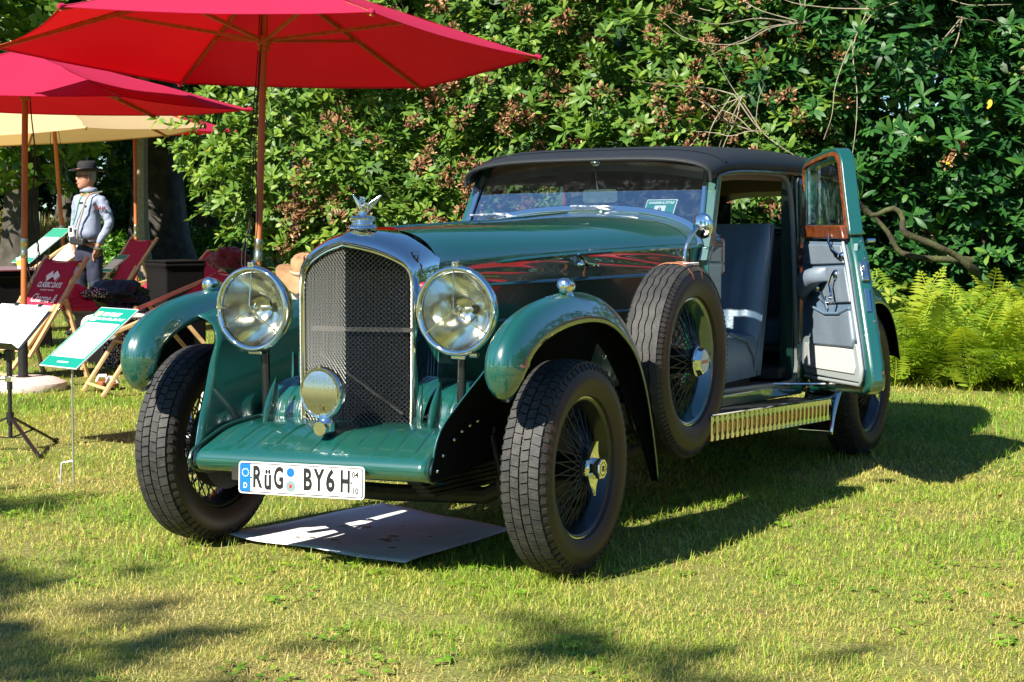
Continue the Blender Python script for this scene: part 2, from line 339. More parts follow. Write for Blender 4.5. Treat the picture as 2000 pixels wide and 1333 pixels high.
r1 = rampn(nz(.9, 5), (.24, .21, .065), (.13, .20, .032)); r2 = rampn(nz(34, 8, .6), (.11, .105, .035), (.29, .29, .085), .35, .7)
mx = n.nodes.new('ShaderNodeMixRGB'); mx.inputs[0].default_value = .5; n.links.new(r1.outputs[0], mx.inputs[1]); n.links.new(r2.outputs[0], mx.inputs[2])
r3 = rampn(nz(1.7, 4), (0, 0, 0), (1, 1, 1), .64, .74); mx2 = n.nodes.new('ShaderNodeMixRGB'); mx2.inputs[2].default_value = (.17, .10, .055, 1); n.links.new(r3.outputs[0], mx2.inputs[0]); n.links.new(mx.outputs[0], mx2.inputs[1]); n.links.new(mx2.outputs[0], bs.inputs['Base Color'])
bp = n.nodes.new('ShaderNodeBump'); bp.inputs['Strength'].default_value = .8; bp.inputs['Distance'].default_value = .02; n.links.new(nz(70, 8).outputs[0], bp.inputs['Height']); n.links.new(bp.outputs[0], bs.inputs['Normal'])
b = MB(); b.loft([[Vector((-120 + 5 * i, -100 + 5 * j, 0)) for i in range(49)] for j in range(49)]); tag(obj('lawn', b, 'lawn', smooth=False), kind='structure')

# ---- grass blades, thickest near the camera
def grass_field():
    P, S_ = [], []
    for d0, d1, dens, wsc in ((4.6, 7.0, 8600, 1.15), (7.0, 9.5, 5200, 1.45), (9.5, 13.5, 2300, 2.0), (13.5, 20, 760, 3.0), (20, 34, 190, 4.8), (34, 48, 70, 7.2)):
        area = .5 * .80 * (d1 * d1 - d0 * d0); k = int(area * dens); D = np.sqrt(RNG.uniform(d0 * d0, d1 * d1, k)); q = RNG.uniform(-.40, .40, k)
        P.append(CAMP[:2] + D[:, None] * (FH + q[:, None] * RH)); S_.append(np.full(k, wsc))
    P = np.vstack(P); S_ = np.concatenate(S_); x, y = P[:, 0], P[:, 1]
    # not on the sheet of card, the bare patches thinner
    A = np.array([(-.76, -.05), (.19, -.23), (.22, .62), (-.60, .95)]); ins = np.ones(len(P), bool)
    for i in range(4):
        e = A[(i + 1) % 4] - A[i]; ins &= (e[0] * (y - A[i][1]) - e[1] * (x - A[i][0])) > .0
    bare = (vnoise(x + 3.1, y * 1.6 + 1.7, 2.1) > .52) & ((P - CAMP[:2]) @ FH < 8.2)
    keep = ~ins & (RNG.random(len(P)) < np.where(bare, .22, np.clip(.95 + .45 * vnoise(x, y, 1.3), .3, 1))); P, S_, x, y = P[keep], S_[keep], x[keep], y[keep]
    k = len(P); D = (P - CAMP[:2]) @ FH; side = (P - CAMP[:2]) @ RH
    lush = np.clip(.42 + .46 * vnoise(x, y, .55) + .26 * vnoise(x + 5, y, 2.2) + .045 * (D - 8.2) + .10 * (D > 11), 0, 1)
    tint = np.clip(lush * .9 + RNG.normal(0, .19, k), 0, 1); dead = RNG.random(k) < np.clip(.42 - .5 * lush, .05, .5); tint[dead] = RNG.uniform(0, .2, dead.sum())
    L = RNG.uniform(.014, .044, k) * (0.55 + .75 * lush) * np.where(S_ > 1.5, 1.15, 1); L *= np.where(RNG.random(k) < .04, 1.7, 1); clump = np.clip(vnoise(x * 1.3 + 9, y * 1.3, 3.4) - .45, 0, 1); L *= 1 + 1.6 * clump
    for wx, wy in ((.79, -.09), (-.80, -.09), (.754, 3.72), (-.754, 3.72)): L *= 1 + .9 * np.exp(-(((x - wx) / .16) ** 2 + ((y - wy) / .30) ** 2))
    near_h = np.clip((D - 13.6 + .0 * side) / 1.0, 0, 1) * (side > 2.2) * (D < 16); L *= 1 + 2.2 * near_h
    Wd = RNG.uniform(.0012, .0029, k) * S_
    az = RNG.uniform(0, 2 * PI, k); lean = np.where(dead, RNG.uniform(1.0, 1.5, k), np.abs(RNG.normal(1.02, .42, k))); lean = np.clip(lean, 0, 1.5)
    h = np.stack([np.cos(az), np.sin(az)], 1); sd = np.stack([-np.sin(az + RNG.normal(0, .6, k)), np.cos(az), np.zeros(k)], 1); base = np.column_stack([P, np.zeros(k)])
    d1_ = np.column_stack([h * np.sin(lean * .6)[:, None], np.cos(lean * .6)]); d2 = np.column_stack([h * np.sin(lean * 1.25)[:, None], np.cos(np.minimum(lean * 1.25, 1.62))])
    v = np.zeros((k, 5, 3)); w_ = Wd[:, None] / 2; v[:, 0] = base - sd * w_; v[:, 1] = base + sd * w_; mid = base + d1_ * (L * .5)[:, None]; v[:, 2] = mid - sd * w_ * .85; v[:, 3] = mid + sd * w_ * .85; v[:, 4] = mid + d2 * (L * .55)[:, None]; v[:, :, 2] += .002
    t = (np.arange(k)[:, None, None] * 5 + np.array([(0, 1, 3), (0, 3, 2), (2, 3, 4)])[None]).reshape(-1, 3)
    return np_mesh('grass', v, t, 'grass_blade', np.repeat(tint, 5))
tag(link('grass', grass_field()), kind='stuff')
k = 420; D_ = np.sqrt(RNG.uniform(5.0 ** 2, 10.0 ** 2, k)); q_ = RNG.uniform(-.31, .31, k); wp = CAMP[:2] + D_[:, None] * (FH + q_[:, None] * RH); wp = wp[vnoise(wp[:, 0] * 1.1, wp[:, 1] + 4, 1.6) > .05]; wp = np.repeat(wp, 4, axis=0) + RNG.normal(0, .05, (len(wp) * 4, 2)); kk = len(wp); P_, A_, Nn = [], [], []
for j in range(4):
    an = 2 * PI * j / 4 + RNG.uniform(-.5, .5, kk); P_.append(np.column_stack([wp, np.full(kk, .012)])); A_.append(np.column_stack([np.cos(an), np.sin(an), RNG.uniform(.1, .6, kk)])); Nn.append(np.column_stack([RNG.normal(0, .2, kk), RNG.normal(0, .2, kk), np.ones(kk)]))
v, t = leaf_geo(np.vstack(P_), np.vstack(A_), np.vstack(Nn), RNG.uniform(.012, .030, kk * 4), RNG.uniform(.009, .018, kk * 4), .25); tag(link('lawn_weeds', np_mesh('lawn_weeds', v, t, 'grass_blade', np.repeat(RNG.uniform(.5, 1, kk * 4), 6))), kind='stuff')

# ---- foliage masses
def lobes_to_leaves(lobes, rng, per_m2, L, W, tint0, nleaf=8, layers=((1.0, 1.0), (.84, .6), (.66, .35)), face=None, zmin=.02, jit=.10):
    """returns whorl positions / outward normals, and the bulk leaf geometry"""
    C_ = np.array([l[0] for l in lobes], float); R_ = np.array([l[1] for l in lobes], float); PP, NN, TT, LAY = [], [], [], []
    for i in range(len(C_)):
        for sc, q in layers:
            r = R_[i] * sc; area = 4 * PI * ((r[0] * r[1]) ** 1.6 / 3 + (r[0] * r[2]) ** 1.6 / 3 + (r[1] * r[2]) ** 1.6 / 3) ** (1 / 1.6); k = max(4, int(area * per_m2 * q)); d = unit(rng.normal(size=(k, 3)))
            p = C_[i] + d * r * (1 + rng.normal(0, jit, (k, 1)) + .10 * np.sin(d[:, :1] * 7 + i) * np.cos(d[:, 2:] * 6 + i * 2)); nn = unit(d / r)
            ok = p[:, 2] > zmin
            if face is not None: ok &= (nn[:, :2] @ face) > -.35
            if sc == 1.0:
                for j in range(len(C_)):
                    if j != i: ok &= (((p - C_[j]) / (R_[j] * .86)) ** 2).sum(1) > 1
            PP.append(p[ok]); NN.append(nn[ok]); TT.append(np.full(ok.sum(), 0.0) + tint0 + .1 * np.sin(i * 3.1)); LAY.append(np.full(ok.sum(), sc))
    return np.vstack(PP), np.vstack(NN), np.concatenate(TT), np.concatenate(LAY)
def whorl_leaves(P, N, T, rng, nleaf, L, W):
    k = len(P); up = unit(N * .55 + np.array([0, 0, .75]) + rng.normal(0, .25, (k, 3))); a = unit(np.cross(up, rng.normal(size=(k, 3)))); c = np.cross(up, a)
    pos, ax, nr, LL, WW, tt = [], [], [], [], [], []
    for q in range(nleaf):
        an = 2 * PI * q / nleaf + rng.uniform(-.3, .3, k); el = rng.uniform(-.35, .85, k); dv = (a * np.cos(an)[:, None] + c * np.sin(an)[:, None]) * np.cos(el)[:, None] + up * np.sin(el)[:, None]
        pos.append(P + dv * .01); ax.append(dv); nr.append(up + rng.normal(0, .15, (k, 3))); LL.append(L * rng.uniform(.65, 1.15, k)); WW.append(W * rng.uniform(.8, 1.15, k)); tt.append(np.clip(T + rng.normal(0, .16, k), 0, 1))
    v, t = leaf_geo(np.vstack(pos), np.vstack(ax), np.vstack(nr), np.concatenate(LL), np.concatenate(WW), .2); return v, t, np.repeat(np.concatenate(tt), 6)
def limb(parent, pts, r, m='bark', name='branch', n=8):
    nn_ = max(6, len(pts) * 5); sp_ = [p + Vector((noise.noise(p * 5.1), noise.noise(p * 5.1 + V(7, 1, 3)), noise.noise(p * 5.1 + V(2, 9, 5)))) * min(.04, r[1] * .9) for p in smooth_path(pts, nn_)]
    b = MB(); b.tube(sp_, [q_ * (1 + .3 * noise.noise(p * 9)) for q_, p in zip(np.linspace(r[0], r[1], nn_), sp_)], n); return obj(name, b, m, parent, smooth=60)
toC = -FH                                                         # towards the camera, on the ground
def xyz(px, D, z): g = G(px, D); return (g[0], g[1], z)

def rhododendron(label, pxs, front, ztop, m, L, W, tint, seed, hollow=None, heads=50, parts=220, dens=26, group='rhododendron shrubs of the tall hedge', yellow=4):
    rng = np.random.default_rng(seed); c0 = G((pxs[0] + pxs[1]) / 2, front + 1.2); root = thing('rhododendron_shrub', label, 'shrub', (c0[0], c0[1], 0), group=group); O = np.array([c0[0], c0[1], 0.0]); lobes = []
    px = pxs[0]
    while px <= pxs[1]:
        z = .35
        while z < ztop:
            r = rng.uniform(.55, .85); D = front + rng.uniform(0, .55) + .75 + .16 * max(0, z - 1.6) ** 1.5 * .6; pp = px + rng.uniform(-70, 70)
            if hollow and hollow(pp, z): z += .5; continue
            p = xyz(pp, D, z + rng.uniform(-.15, .15)); lobes.append((np.array(p) - O, (r * rng.uniform(.9, 1.2), r * rng.uniform(.9, 1.2), r * rng.uniform(.75, 1.0)))); z += rng.uniform(.5, .8)
        px += rng.uniform(115, 165)
    P, N, T, LY = lobes_to_leaves(lobes, rng, dens, L, W, tint, face=toC)
    T = T + np.where(LY < .9, -.12, .06) * 0 + rng.normal(0, .08, len(T))
    front_ok = (LY == 1.0) & ((N[:, :2] @ toC) > .25) & (N[:, 2] > -.5); idx = np.where(front_ok)[0]; rng.shuffle(idx)
    zz = P[idx, 2]; idx = idx[(zz < 3.6) & (zz > .3)]
    pick = idx[:parts]; hd = idx[parts:parts + heads]; rest = np.ones(len(P), bool); rest[pick] = False
    v, t, tt = whorl_leaves(P[rest], N[rest], T[rest], rng, 8, L, W); tag(link('foliage', np_mesh('foliage', v, t, m, tt), root), kind='stuff')
    vars_ = [leaf_cluster_mesh('leaf_cluster', m, int(rng.integers(7, 11)), L * 1.1, W, rng, tint - .1, tint + .32) for _ in range(8)]
    for i in pick:
        up = Vector(N[i] * .6 + np.array([0, 0, .7]) + rng.normal(0, .2, 3)); o = link('leaf_cluster', vars_[int(rng.integers(8))], root); o.location = P[i] + N[i] * .04; o.rotation_euler = (up.to_track_quat('Z', 'Y') @ Euler((0, 0, rng.uniform(0, 6.28))).to_quaternion()).to_euler(); o.scale = (rng.uniform(.85, 1.2),) * 3
    if heads:
        hv = [seed_head_mesh('seed_head', rng) for _ in range(5)]; nseed = 0
        for i in hd:
            for q in range(int(rng.integers(1, 4))):
                if nseed >= 290: break
                nseed += 1; o = link('seed_head', hv[int(rng.integers(5))], root); o.location = P[i] + N[i] * .13 + rng.normal(0, .07, 3); o.rotation_euler = rng.uniform(-.6, .6, 3); o.scale = (rng.uniform(.9, 1.7),) * 3
    ym = leaf_cluster_mesh('yellow_leaf', m, 1, L, W * 1.1, rng, 1, 1); ym.materials.clear(); ym.materials.append(MATS['yellow_leaf'])
    for i in idx[-yellow:] if yellow else []:
        o = link('yellow_leaf', ym, root); o.location = P[i] + N[i] * .08; o.rotation_euler = (PI + rng.uniform(-.5, .5), rng.uniform(-.5, .5), rng.uniform(0, 6))
    # the dim core of twigs and the stems inside
    b = MB(); 
    for c_, r_ in lobes:
        if rng.random() < .5:
            base = Vector((c_[0] * .7 + toC[0] * -.8, c_[1] * .7 + toC[1] * -.8, 0)); b.tube(smooth_path([base, base.lerp(Vector(c_), .5) + Vector(rng.normal(0, .12, 3)), Vector(c_)], 7), [.035, .03, .025, .02, .016, .012, .008], 5)
    tag(obj('stems', b, 'mossy_bark', root), kind='stuff')
    return root, O, P, N, rng
cave = lambda p, z: (p < 560 and z < 1.12) or (p < 470 and z < 1.3) or (z > 2.0 and p < 500) or (z > 2.6 and p < 540)
rhododendron('rhododendron at the left end of the hedge, full of brown seed heads', (462, 760), 16.6, 4.3, 'rhododendron_leaf', .084, .036, .60, 11, cave, 150, 260, 46, yellow=8)
rhododendron('yellowish rhododendron behind the radiator and bonnet, full of brown seed heads', (800, 1160), 16.0, 4.3, 'rhododendron_leaf', .086, .036, .58, 12, None, 150, 260, 46, yellow=6)
r3_, O3, P3, N3, rng3 = rhododendron('rhododendron above the car roof with bare pale twigs', (1200, 1560), 15.6, 4.3, 'rhododendron_leaf', .098, .038, .48, 13, None, 100, 260, 40, yellow=5)
under = lambda p, z: 1640 < p < 1960 and z < 1.15
r4_, O4, P4, N4, rng4 = rhododendron('rhododendron at the right, leaves coloured dark for shade, with a mossy bare limb', (1600, 2260), 15.6, 4.3, 'shaded_rhododendron_leaf', .128, .042, .45, 14, under, 18, 290, 34, yellow=3)
# mossy limb showing under the right-hand shrub, and pale bare twigs
def rel(O, p): return tuple(np.array(p) - O)
limb(r4_, [rel(O4, xyz(1668, 15.3, 1.40)), rel(O4, xyz(1700, 15.35, 1.28)), rel(O4, xyz(1745, 15.35, 1.34)), rel(O4, xyz(1775, 15.35, 1.12)), rel(O4, xyz(1830, 15.4, 1.02)), rel(O4, xyz(1890, 15.5, .88)), rel(O4, xyz(1935, 15.9, .40)), rel(O4, xyz(1950, 16.0, 0))], (.018, .048), 'mossy_bark', 'mossy_limb')
limb(r4_, [rel(O4, xyz(1668, 15.7, 1.42)), rel(O4, xyz(1720, 15.75, 1.20)), rel(O4, xyz(1765, 15.75, .95)), rel(O4, xyz(1900, 15.9, .9))], (.014, .034), 'mossy_bark', 'mossy_limb')
def twigs(root, O, px, D, z, spread, k, rng):
    for q in range(k):
        p = Vector(rel(O, xyz(px + rng.uniform(-15, 15), D + rng.uniform(0, .3), z))); d = Vector((*(RH * rng.uniform(-1, .3)), rng.uniform(-.9, .6))).normalized(); pts = [p]
        for s_ in range(4): d = (d + Vector(rng.normal(0, .28, 3))).normalized(); pts.append(pts[-1] + d * spread * rng.uniform(.1, .25))
        limb(root, pts, (.0055, .002), 'twig', 'bare_twig', 5)
twigs(r3_, O3, 1440, 15.5, 2.25, 1.5, 7, rng3); twigs(r3_, O3, 1480, 15.5, 1.95, 1.1, 5, rng3); twigs(r3_, O3, 1560, 15.6, 2.85, 1.7, 7, rng3); twigs(r4_, O4, 1690, 15.6, 2.95, 1.6, 6, rng4); twigs(r4_, O4, 1860, 15.7, 2.9, 1.5, 4, rng4)

# ---- ferns by the rear wheel
def frond_mesh(rng):
    L = rng.uniform(.62, .92); V_, F_, T_ = [], [], []; n = 26; arch = rng.uniform(.45, .95); tb = rng.uniform(.25, .75)
    def pt(t): a = .25 + arch * t * 1.5; return np.array([L * t * (sin(.25 + arch * t * .75)), 0, L * t * cos(.25 + arch * t * .75)])
    for k in range(n + 1):
        t = .12 + .88 * k / n; p = pt(t); d = unit(pt(min(1, t + .02)) - pt(t - .02)); sd = np.array([0, 1.0, 0]); nn = np.cross(d, sd); pl = .20 * L / .8 * (1 - ((t - .38) / (.66 if t > .38 else .42)) ** 2 * (1 if t > .38 else .8)); pl = max(.012, pl)
        for s in (-1, 1):
            ax = unit(sd * s + d * .45 - nn * .0 + rng.normal(0, .06, 3)); dr = np.array([0, 0, -1.0]) * pl * .22; wv = d * .0125; o = len(V_)
            V_ += [p, p + ax * pl * .5 + wv * 1.1 + dr * .3, p + ax * pl * .5 - wv * .8 + dr * .3, p + ax * pl + dr]; F_ += [(o, o + 1, o + 2), (o + 1, o + 3, o + 2)]; T_ += [tb + .15 * (t - .5) + rng.uniform(-.1, .1)] * 4
    for k in range(8):
        a, c = pt(k / 8), pt((k + 1) / 8); o = len(V_); w_ = np.array([0, .004, 0]); V_ += [a - w_, a + w_, c + w_, c - w_]; F_ += [(o, o + 1, o + 2), (o, o + 2, o + 3)]; T_ += [.7] * 4
    return np_mesh('frond', np.array(V_), np.array(F_), 'fern_frond', np.clip(np.array(T_), 0, 1))
FR = [frond_mesh(RNG) for _ in range(8)]
fern_spots = [(1745, 14.2), (1790, 14.6), (1835, 14.15), (1880, 14.5), (1925, 14.1), (1970, 14.5), (2015, 14.2), (1765, 15.0), (1815, 15.1), (1865, 15.0), (1915, 15.0), (1960, 15.1), (2010, 14.9), (2060, 14.5), (1990, 13.8), (1890, 13.9), (1720, 14.9), (2100, 14.9)]
for i, (px, D) in enumerate(fern_spots):
    g = G(px, D); f = thing('fern_plant', 'yellow-green fern of arching fronds growing at the foot of the dark hedge', 'fern', (g[0], g[1], 0), group='ferns behind the rear wheel')
    k = int(RNG.integers(11, 16))
    for q in range(k):
        o = link('frond', FR[int(RNG.integers(8))], f); o.rotation_euler = (RNG.uniform(-.2, .2), RNG.uniform(-.25, .3), 2 * PI * q / k + RNG.uniform(-.3, .3)); o.location = (RNG.uniform(-.08, .08), RNG.uniform(-.08, .08), RNG.uniform(-.03, .03)); o.scale = (RNG.uniform(.8, 1.2),) * 3
# small leafy sprig at the hedge foot beside the open door
def shrub(name, label, cat, px, D, lobes, m, L, W, tint, seed, dens=40, nleaf=6, group=None, face=toC):
    rng = np.random.default_rng(seed); g = G(px, D); root = thing(name, label, cat, (g[0], g[1], 0), group=group)
    lb = [((RH[0] * a + FH[0] * d_, RH[1] * a + FH[1] * d_, z), (r, r, r * sq)) for a, d_, z, r, sq in lobes]
    P, N, T, LY = lobes_to_leaves(lb, rng, dens, L, W, tint, face=face); v, t, tt = whorl_leaves(P, N, T, rng, nleaf, L, W); tag(link('foliage', np_mesh('foliage', v, t, m, tt), root), kind='stuff')
    b = MB()
    for c_, r_ in lb: b.tube([(c_[0] * .3, c_[1] * .3, 0), c_], [.02, .006], 5)
    tag(obj('stems', b, 'bark', root), kind='stuff'); return root
shrub('leafy_seedling', 'small pale-leaved shrub beside the open car door', 'shrub', 1728, 14.6, [(0, 0, .62, .16, .9), (.05, 0, .45, .13, .8)], 'rhododendron_leaf', .10, .036, .85, 21, 60, 6)
shrub('bright_shrub', 'bright green low shrub between the tree trunks and the hedge', 'shrub', 415, 40, [(-.4, 0, .35, .5, .8), (.2, 0, .45, .55, .85), (.75, .2, .3, .4, .8), (.35, .1, .75, .3, .9)], 'bright_shrub_leaf', .13, .05, .6, 22, 45)
shrub('bright_shrub', 'bright green low shrub right behind the man in the hat', 'shrub', 225, 42, [(-.2, 0, .3, .4, .9), (.3, .1, .35, .45, .9), (.9, 0, .25, .4, .8)], 'bright_shrub_leaf', .13, .05, .55, 23, 40)
shrub('golden_bush', 'yellow and copper bush at the left edge', 'bush', 15, 38, [(-.5, 0, .5, .6, .9), (.1, 0, .45, .55, .9), (.55, 0, .3, .45, .8), (-.2, 0, .9, .35, .9)], 'golden_leaf', .10, .035, .55, 24, 50)
g = G(105, 38); rt = thing('ornamental_grass', 'clump of tall straw-coloured ornamental grass', 'grass clump', (g[0], g[1], 0)); k = 900
az = RNG.uniform(0, 2 * PI, k); ln = RNG.uniform(.1, .7, k); L_ = RNG.uniform(.6, 1.15, k); bp_ = np.column_stack([RNG.normal(0, .22, k), RNG.normal(0, .22, k), np.zeros(k)]); ax_ = np.column_stack([np.cos(az) * np.sin(ln), np.sin(az) * np.sin(ln), np.cos(ln)]); v, t = leaf_geo(bp_, ax_, np.column_stack([np.cos(az), np.sin(az), np.full(k, .3)]), L_, np.full(k, .022), .35); tag(link('grass_stalks', np_mesh('grass_stalks', v, t, 'reed', np.repeat(RNG.uniform(0, 1, k), 6)), rt), kind='stuff')

# ---- trees
def tree(label, base, h, r0, crown, m, L, W, tint, seed, dens, trunk_m='bark', group=None, lean=(0, 0), nleaf=5, layers=((1.0, 1.0), (.8, .7), (.55, .5)), name='tree'):
    rng = np.random.default_rng(seed); root = thing(name, label, 'tree', (base[0], base[1], 0), group=group); b = MB(); n_ = 14; rings = []
    for i in range(n_):
        t = i / (n_ - 1); rr = r0 * (1 - .45 * t) * (1 + .55 * math.exp(-t * 16)); c = Vector((lean[0] * t * h + .1 * sin(t * 5 + seed), lean[1] * t * h + .08 * sin(t * 4 + seed * 2), t * h)); rings.append([c + Vector((cos(a), sin(a), 0)) * rr * (1 + .07 * sin(a * 5 + seed) + .05 * sin(a * 9 + t * 3) + .12 * math.exp(-t * 14) * sin(a * 4)) for a in (2 * PI * q / 22 for q in range(22))])
    b.loft(rings, True, False, True); obj('trunk', b, trunk_m, root, smooth=60)
    for i, (c_, r_) in enumerate(crown):
        if i % 2 == 0: limb(root, [Vector((lean[0] * h * .6, lean[1] * h * .6, min(h * .75, c_[2] * .7))), Vector(c_) * .55 + Vector((0, 0, c_[2] * .32)), Vector(c_)], (r0 * .3, r0 * .06), trunk_m, 'limb', 7)
    P, N, T, LY = lobes_to_leaves(crown, rng, dens, L, W, tint, layers=layers, jit=.16); T = T + rng.normal(0, .12, len(T)); v, t, tt = whorl_leaves(P, N, T, rng, nleaf, L, W); o = tag(link('crown', np_mesh('crown', v, t, m, tt), root), kind='stuff'); return root
def crown(rng, k, R, z0, z1, r, flat=.8): return [((R * rng.uniform(-1, 1), R * rng.uniform(-1, 1), rng.uniform(z0, z1)), (r * rng.uniform(.7, 1.3), r * rng.uniform(.7, 1.3), r * flat * rng.uniform(.7, 1.2))) for _ in range(k)]
q = np.random.default_rng(31)
g = G(312, 37); tree('thick-trunked tree with ridged bark behind the beige parasol', g, 9, .50, crown(q, 12, 4.0, 4.6, 9, 1.8), 'tree_leaf', .19, .10, .35, 41, 6)
g = G(284, 34); tree('slim pale-barked tree in front of the thick trunk', g, 7, .12, crown(q, 5, 1.6, 4.2, 7, 1.2), 'tree_leaf', .17, .09, .4, 42, 9, 'twig')
g = G(50, 34); tree('leafy tree with low bright branches at the left edge', g, 9, .30, [((-1.6, 0, 2.6), (1.4, 1.2, .8)), ((.2, -.6, 2.3), (1.2, 1.2, .7)), ((1.3, -.4, 2.9), (1.2, 1.0, .8))] + crown(q, 14, 3.0, 3.4, 9.5, 1.7), 'tree_leaf', .20, .11, .75, 43, 8)
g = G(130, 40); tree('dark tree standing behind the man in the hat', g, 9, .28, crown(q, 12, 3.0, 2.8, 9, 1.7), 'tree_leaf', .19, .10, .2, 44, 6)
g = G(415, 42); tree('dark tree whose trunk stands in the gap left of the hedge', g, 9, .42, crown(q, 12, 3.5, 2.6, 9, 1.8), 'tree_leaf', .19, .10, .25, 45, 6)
for i, (px, D, lb) in enumerate(((-180, 46, 'far dark tree, leftmost beyond the lawn'), (230, 52, 'far dark tree deep in the wood between the trunks'), (620, 32, 'tall dark tree rising behind the left end of the hedge'), (1080, 30, 'tall dark tree rising behind the middle of the hedge'), (1560, 30, 'tall dark tree rising behind the right half of the hedge'), (2150, 30, 'tall dark tree beyond the right edge of the hedge'))):
    g = G(px, D); tree(lb, g, 10, .4, crown(q, 16, 4.2, .9, 10.5, 2.2), 'tree_leaf', .32, .17, .22, 50 + i, 6.0 if px > 1500 else 4.3)
for i, (px, D) in enumerate(((-120, 47), (60, 49), (210, 48), (360, 49), (520, 50))):
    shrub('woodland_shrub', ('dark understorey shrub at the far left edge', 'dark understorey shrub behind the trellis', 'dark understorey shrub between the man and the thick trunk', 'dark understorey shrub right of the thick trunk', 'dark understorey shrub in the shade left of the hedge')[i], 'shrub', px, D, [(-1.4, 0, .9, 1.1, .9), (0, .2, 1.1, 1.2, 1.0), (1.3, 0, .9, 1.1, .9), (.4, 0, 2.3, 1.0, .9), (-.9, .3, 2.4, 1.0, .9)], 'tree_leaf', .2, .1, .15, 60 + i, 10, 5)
g = G(28, 43); tf = thing('trellis_fence', 'pale green trellis fence panel in the shade at the far left', 'fence', (g[0], g[1], 0), math.atan2(RH[1], RH[0])); mat('trellis_green', (.25, .33, .28), .7)
for k in range(9): b = MB(); b.box((-.5 + .125 * k, 0, .85), (.02, .02, .55)); obj('trellis_bar', b, 'trellis_green', tf, smooth=False)
for k in range(5): b = MB(); b.box((0, .022, .60 + .125 * k), (1.06, .02, .02)); obj('trellis_bar', b, 'trellis_green', tf, smooth=False)
for s in (-1, 1): b = MB(); b.box((s * .56, 0, .58), (.07, .07, 1.16)); obj('post', b, 'trellis_green', tf, smooth=False)
# trees behind the photographer: their crowns throw the dappled shade over the near lawn
q = np.random.default_rng(77)
tree('tree behind the photographer whose crown shades the front edge of the lawn', (-1.35, -13.55), 8, .35, [((-2.6, 1.5, 7.0), (1.2, .8, .7)), ((-1.0, 2.2, 7.0), (1.2, .75, .7)), ((.6, 2.75, 7.0), (1.2, .75, .7)), ((2.2, 3.4, 7.0), (1.2, .75, .7)), ((3.5, 4.2, 7.2), (1.1, .8, .7)), ((-.3, .2, 8.2), (1.7, 1.3, 1.2)), ((2.2, .6, 8.2), (1.7, 1.3, 1.2))], 'tree_leaf', .2, .11, .4, 81, 2.1, layers=((1.0, 1.0), (.6, .4)))
tree('slim tree behind and left of the photographer whose twigs shade the left of the lawn', (-6.2, -9.5), 7, .2, [((2.4, 2.35, 6.0), (.50, .16, .25)), ((1.7, 2.0, 6.0), (.5, .2, .25)), ((3.5, 1.0, 6.0), (.55, .16, .25)), ((2.7, .7, 6.0), (.6, .22, .3)), ((4.1, .1, 6.0), (.7, .2, .25)), ((3.0, -.2, 6.1), (.8, .3, .3)), ((1.4, .4, 6.4), (.9, .6, .4)), ((.3, -.3, 7.0), (1.4, 1.2, 1.0))], 'tree_leaf', .16, .09, .4, 82, 4, layers=((1.0, 1.0), (.5, .6)))
for i, (x, y) in enumerate(((-22, -14), (-15, -26), (-3, -33), (9, -34), (20, -27), (27, -14), (30, 2), (24, 14))):
    tree(('tree far behind to the left of the photographer', 'broad tree far behind to the left', 'tree far behind, nearest the sun', 'tall tree far behind the photographer', 'tree far behind to the right', 'broad tree far off to the right', 'tree far off to the right beyond the red car', 'tree beyond the right end of the hedge')[i], (x, y), 10, .4, crown(q, 9, 3.6, 1.5, 8.0, 2.6), 'tree_leaf', .42, .24, .35, 90 + i, 1.9, nleaf=4, layers=((1.0, 1.0), (.7, .4)))
rhododendron('rhododendron beyond the right edge of the frame', (2420, 2900), 16.2, 3.6, 'rhododendron_leaf', .16, .06, .5, 15, None, 0, 0, 12, yellow=0)
rhododendron('last rhododendron at the far right end of the hedge', (3050, 3600), 15.5, 3.4, 'rhododendron_leaf', .16, .06, .5, 16, None, 0, 0, 12, yellow=0)

shrub('reflection_hedge', 'unseen tall hedge added behind the red car for the bonnet to mirror', 'hedge', 5290, 9.9, [(-.23 * t + dx, .966 * t, z, r, .95) for t in (-6, -4.6, -3.2, -1.8, -.4, 1.0, 2.4, 3.8, 5.2) for z, r, dx in ((.9, 1.1, 0), (2.3, 1.1, .3), (3.6, 1.0, .6))], 'tree_leaf', .2, .10, .3, 71, 9, 5, face=None)  # added out of frame so the bonnet side mirrors foliage instead of sky

for i, (px, D) in enumerate(((-620, 44), (-1150, 40), (-1800, 38), (-2700, 34))):
    g = G(px, D); tree(('tree beyond the lawn, just left of the frame', 'second tree left of the frame beyond the lawn', 'third tree left of the frame beyond the lawn', 'tree far to the left of the frame')[i], g, 10, .4, crown(q, 13, 4.4, 1.0, 9.5, 2.5), 'tree_leaf', .30, .16, .3, 110 + i, 2.8, nleaf=4)
# ================================================================ THE GREEN CAR
car = thing('vintage_car', 'dark green vintage coupe with black roof, chrome radiator and its left door open', 'car')
def TL(p): return Vector((p.x, p.y, p.z + 0.018 * p.x))            # the body leans a little on its springs
def cobj(name, mb, m, parent=None, **k):
    k.setdefault('xf', TL); return obj(name, mb, m, parent or car, **k)

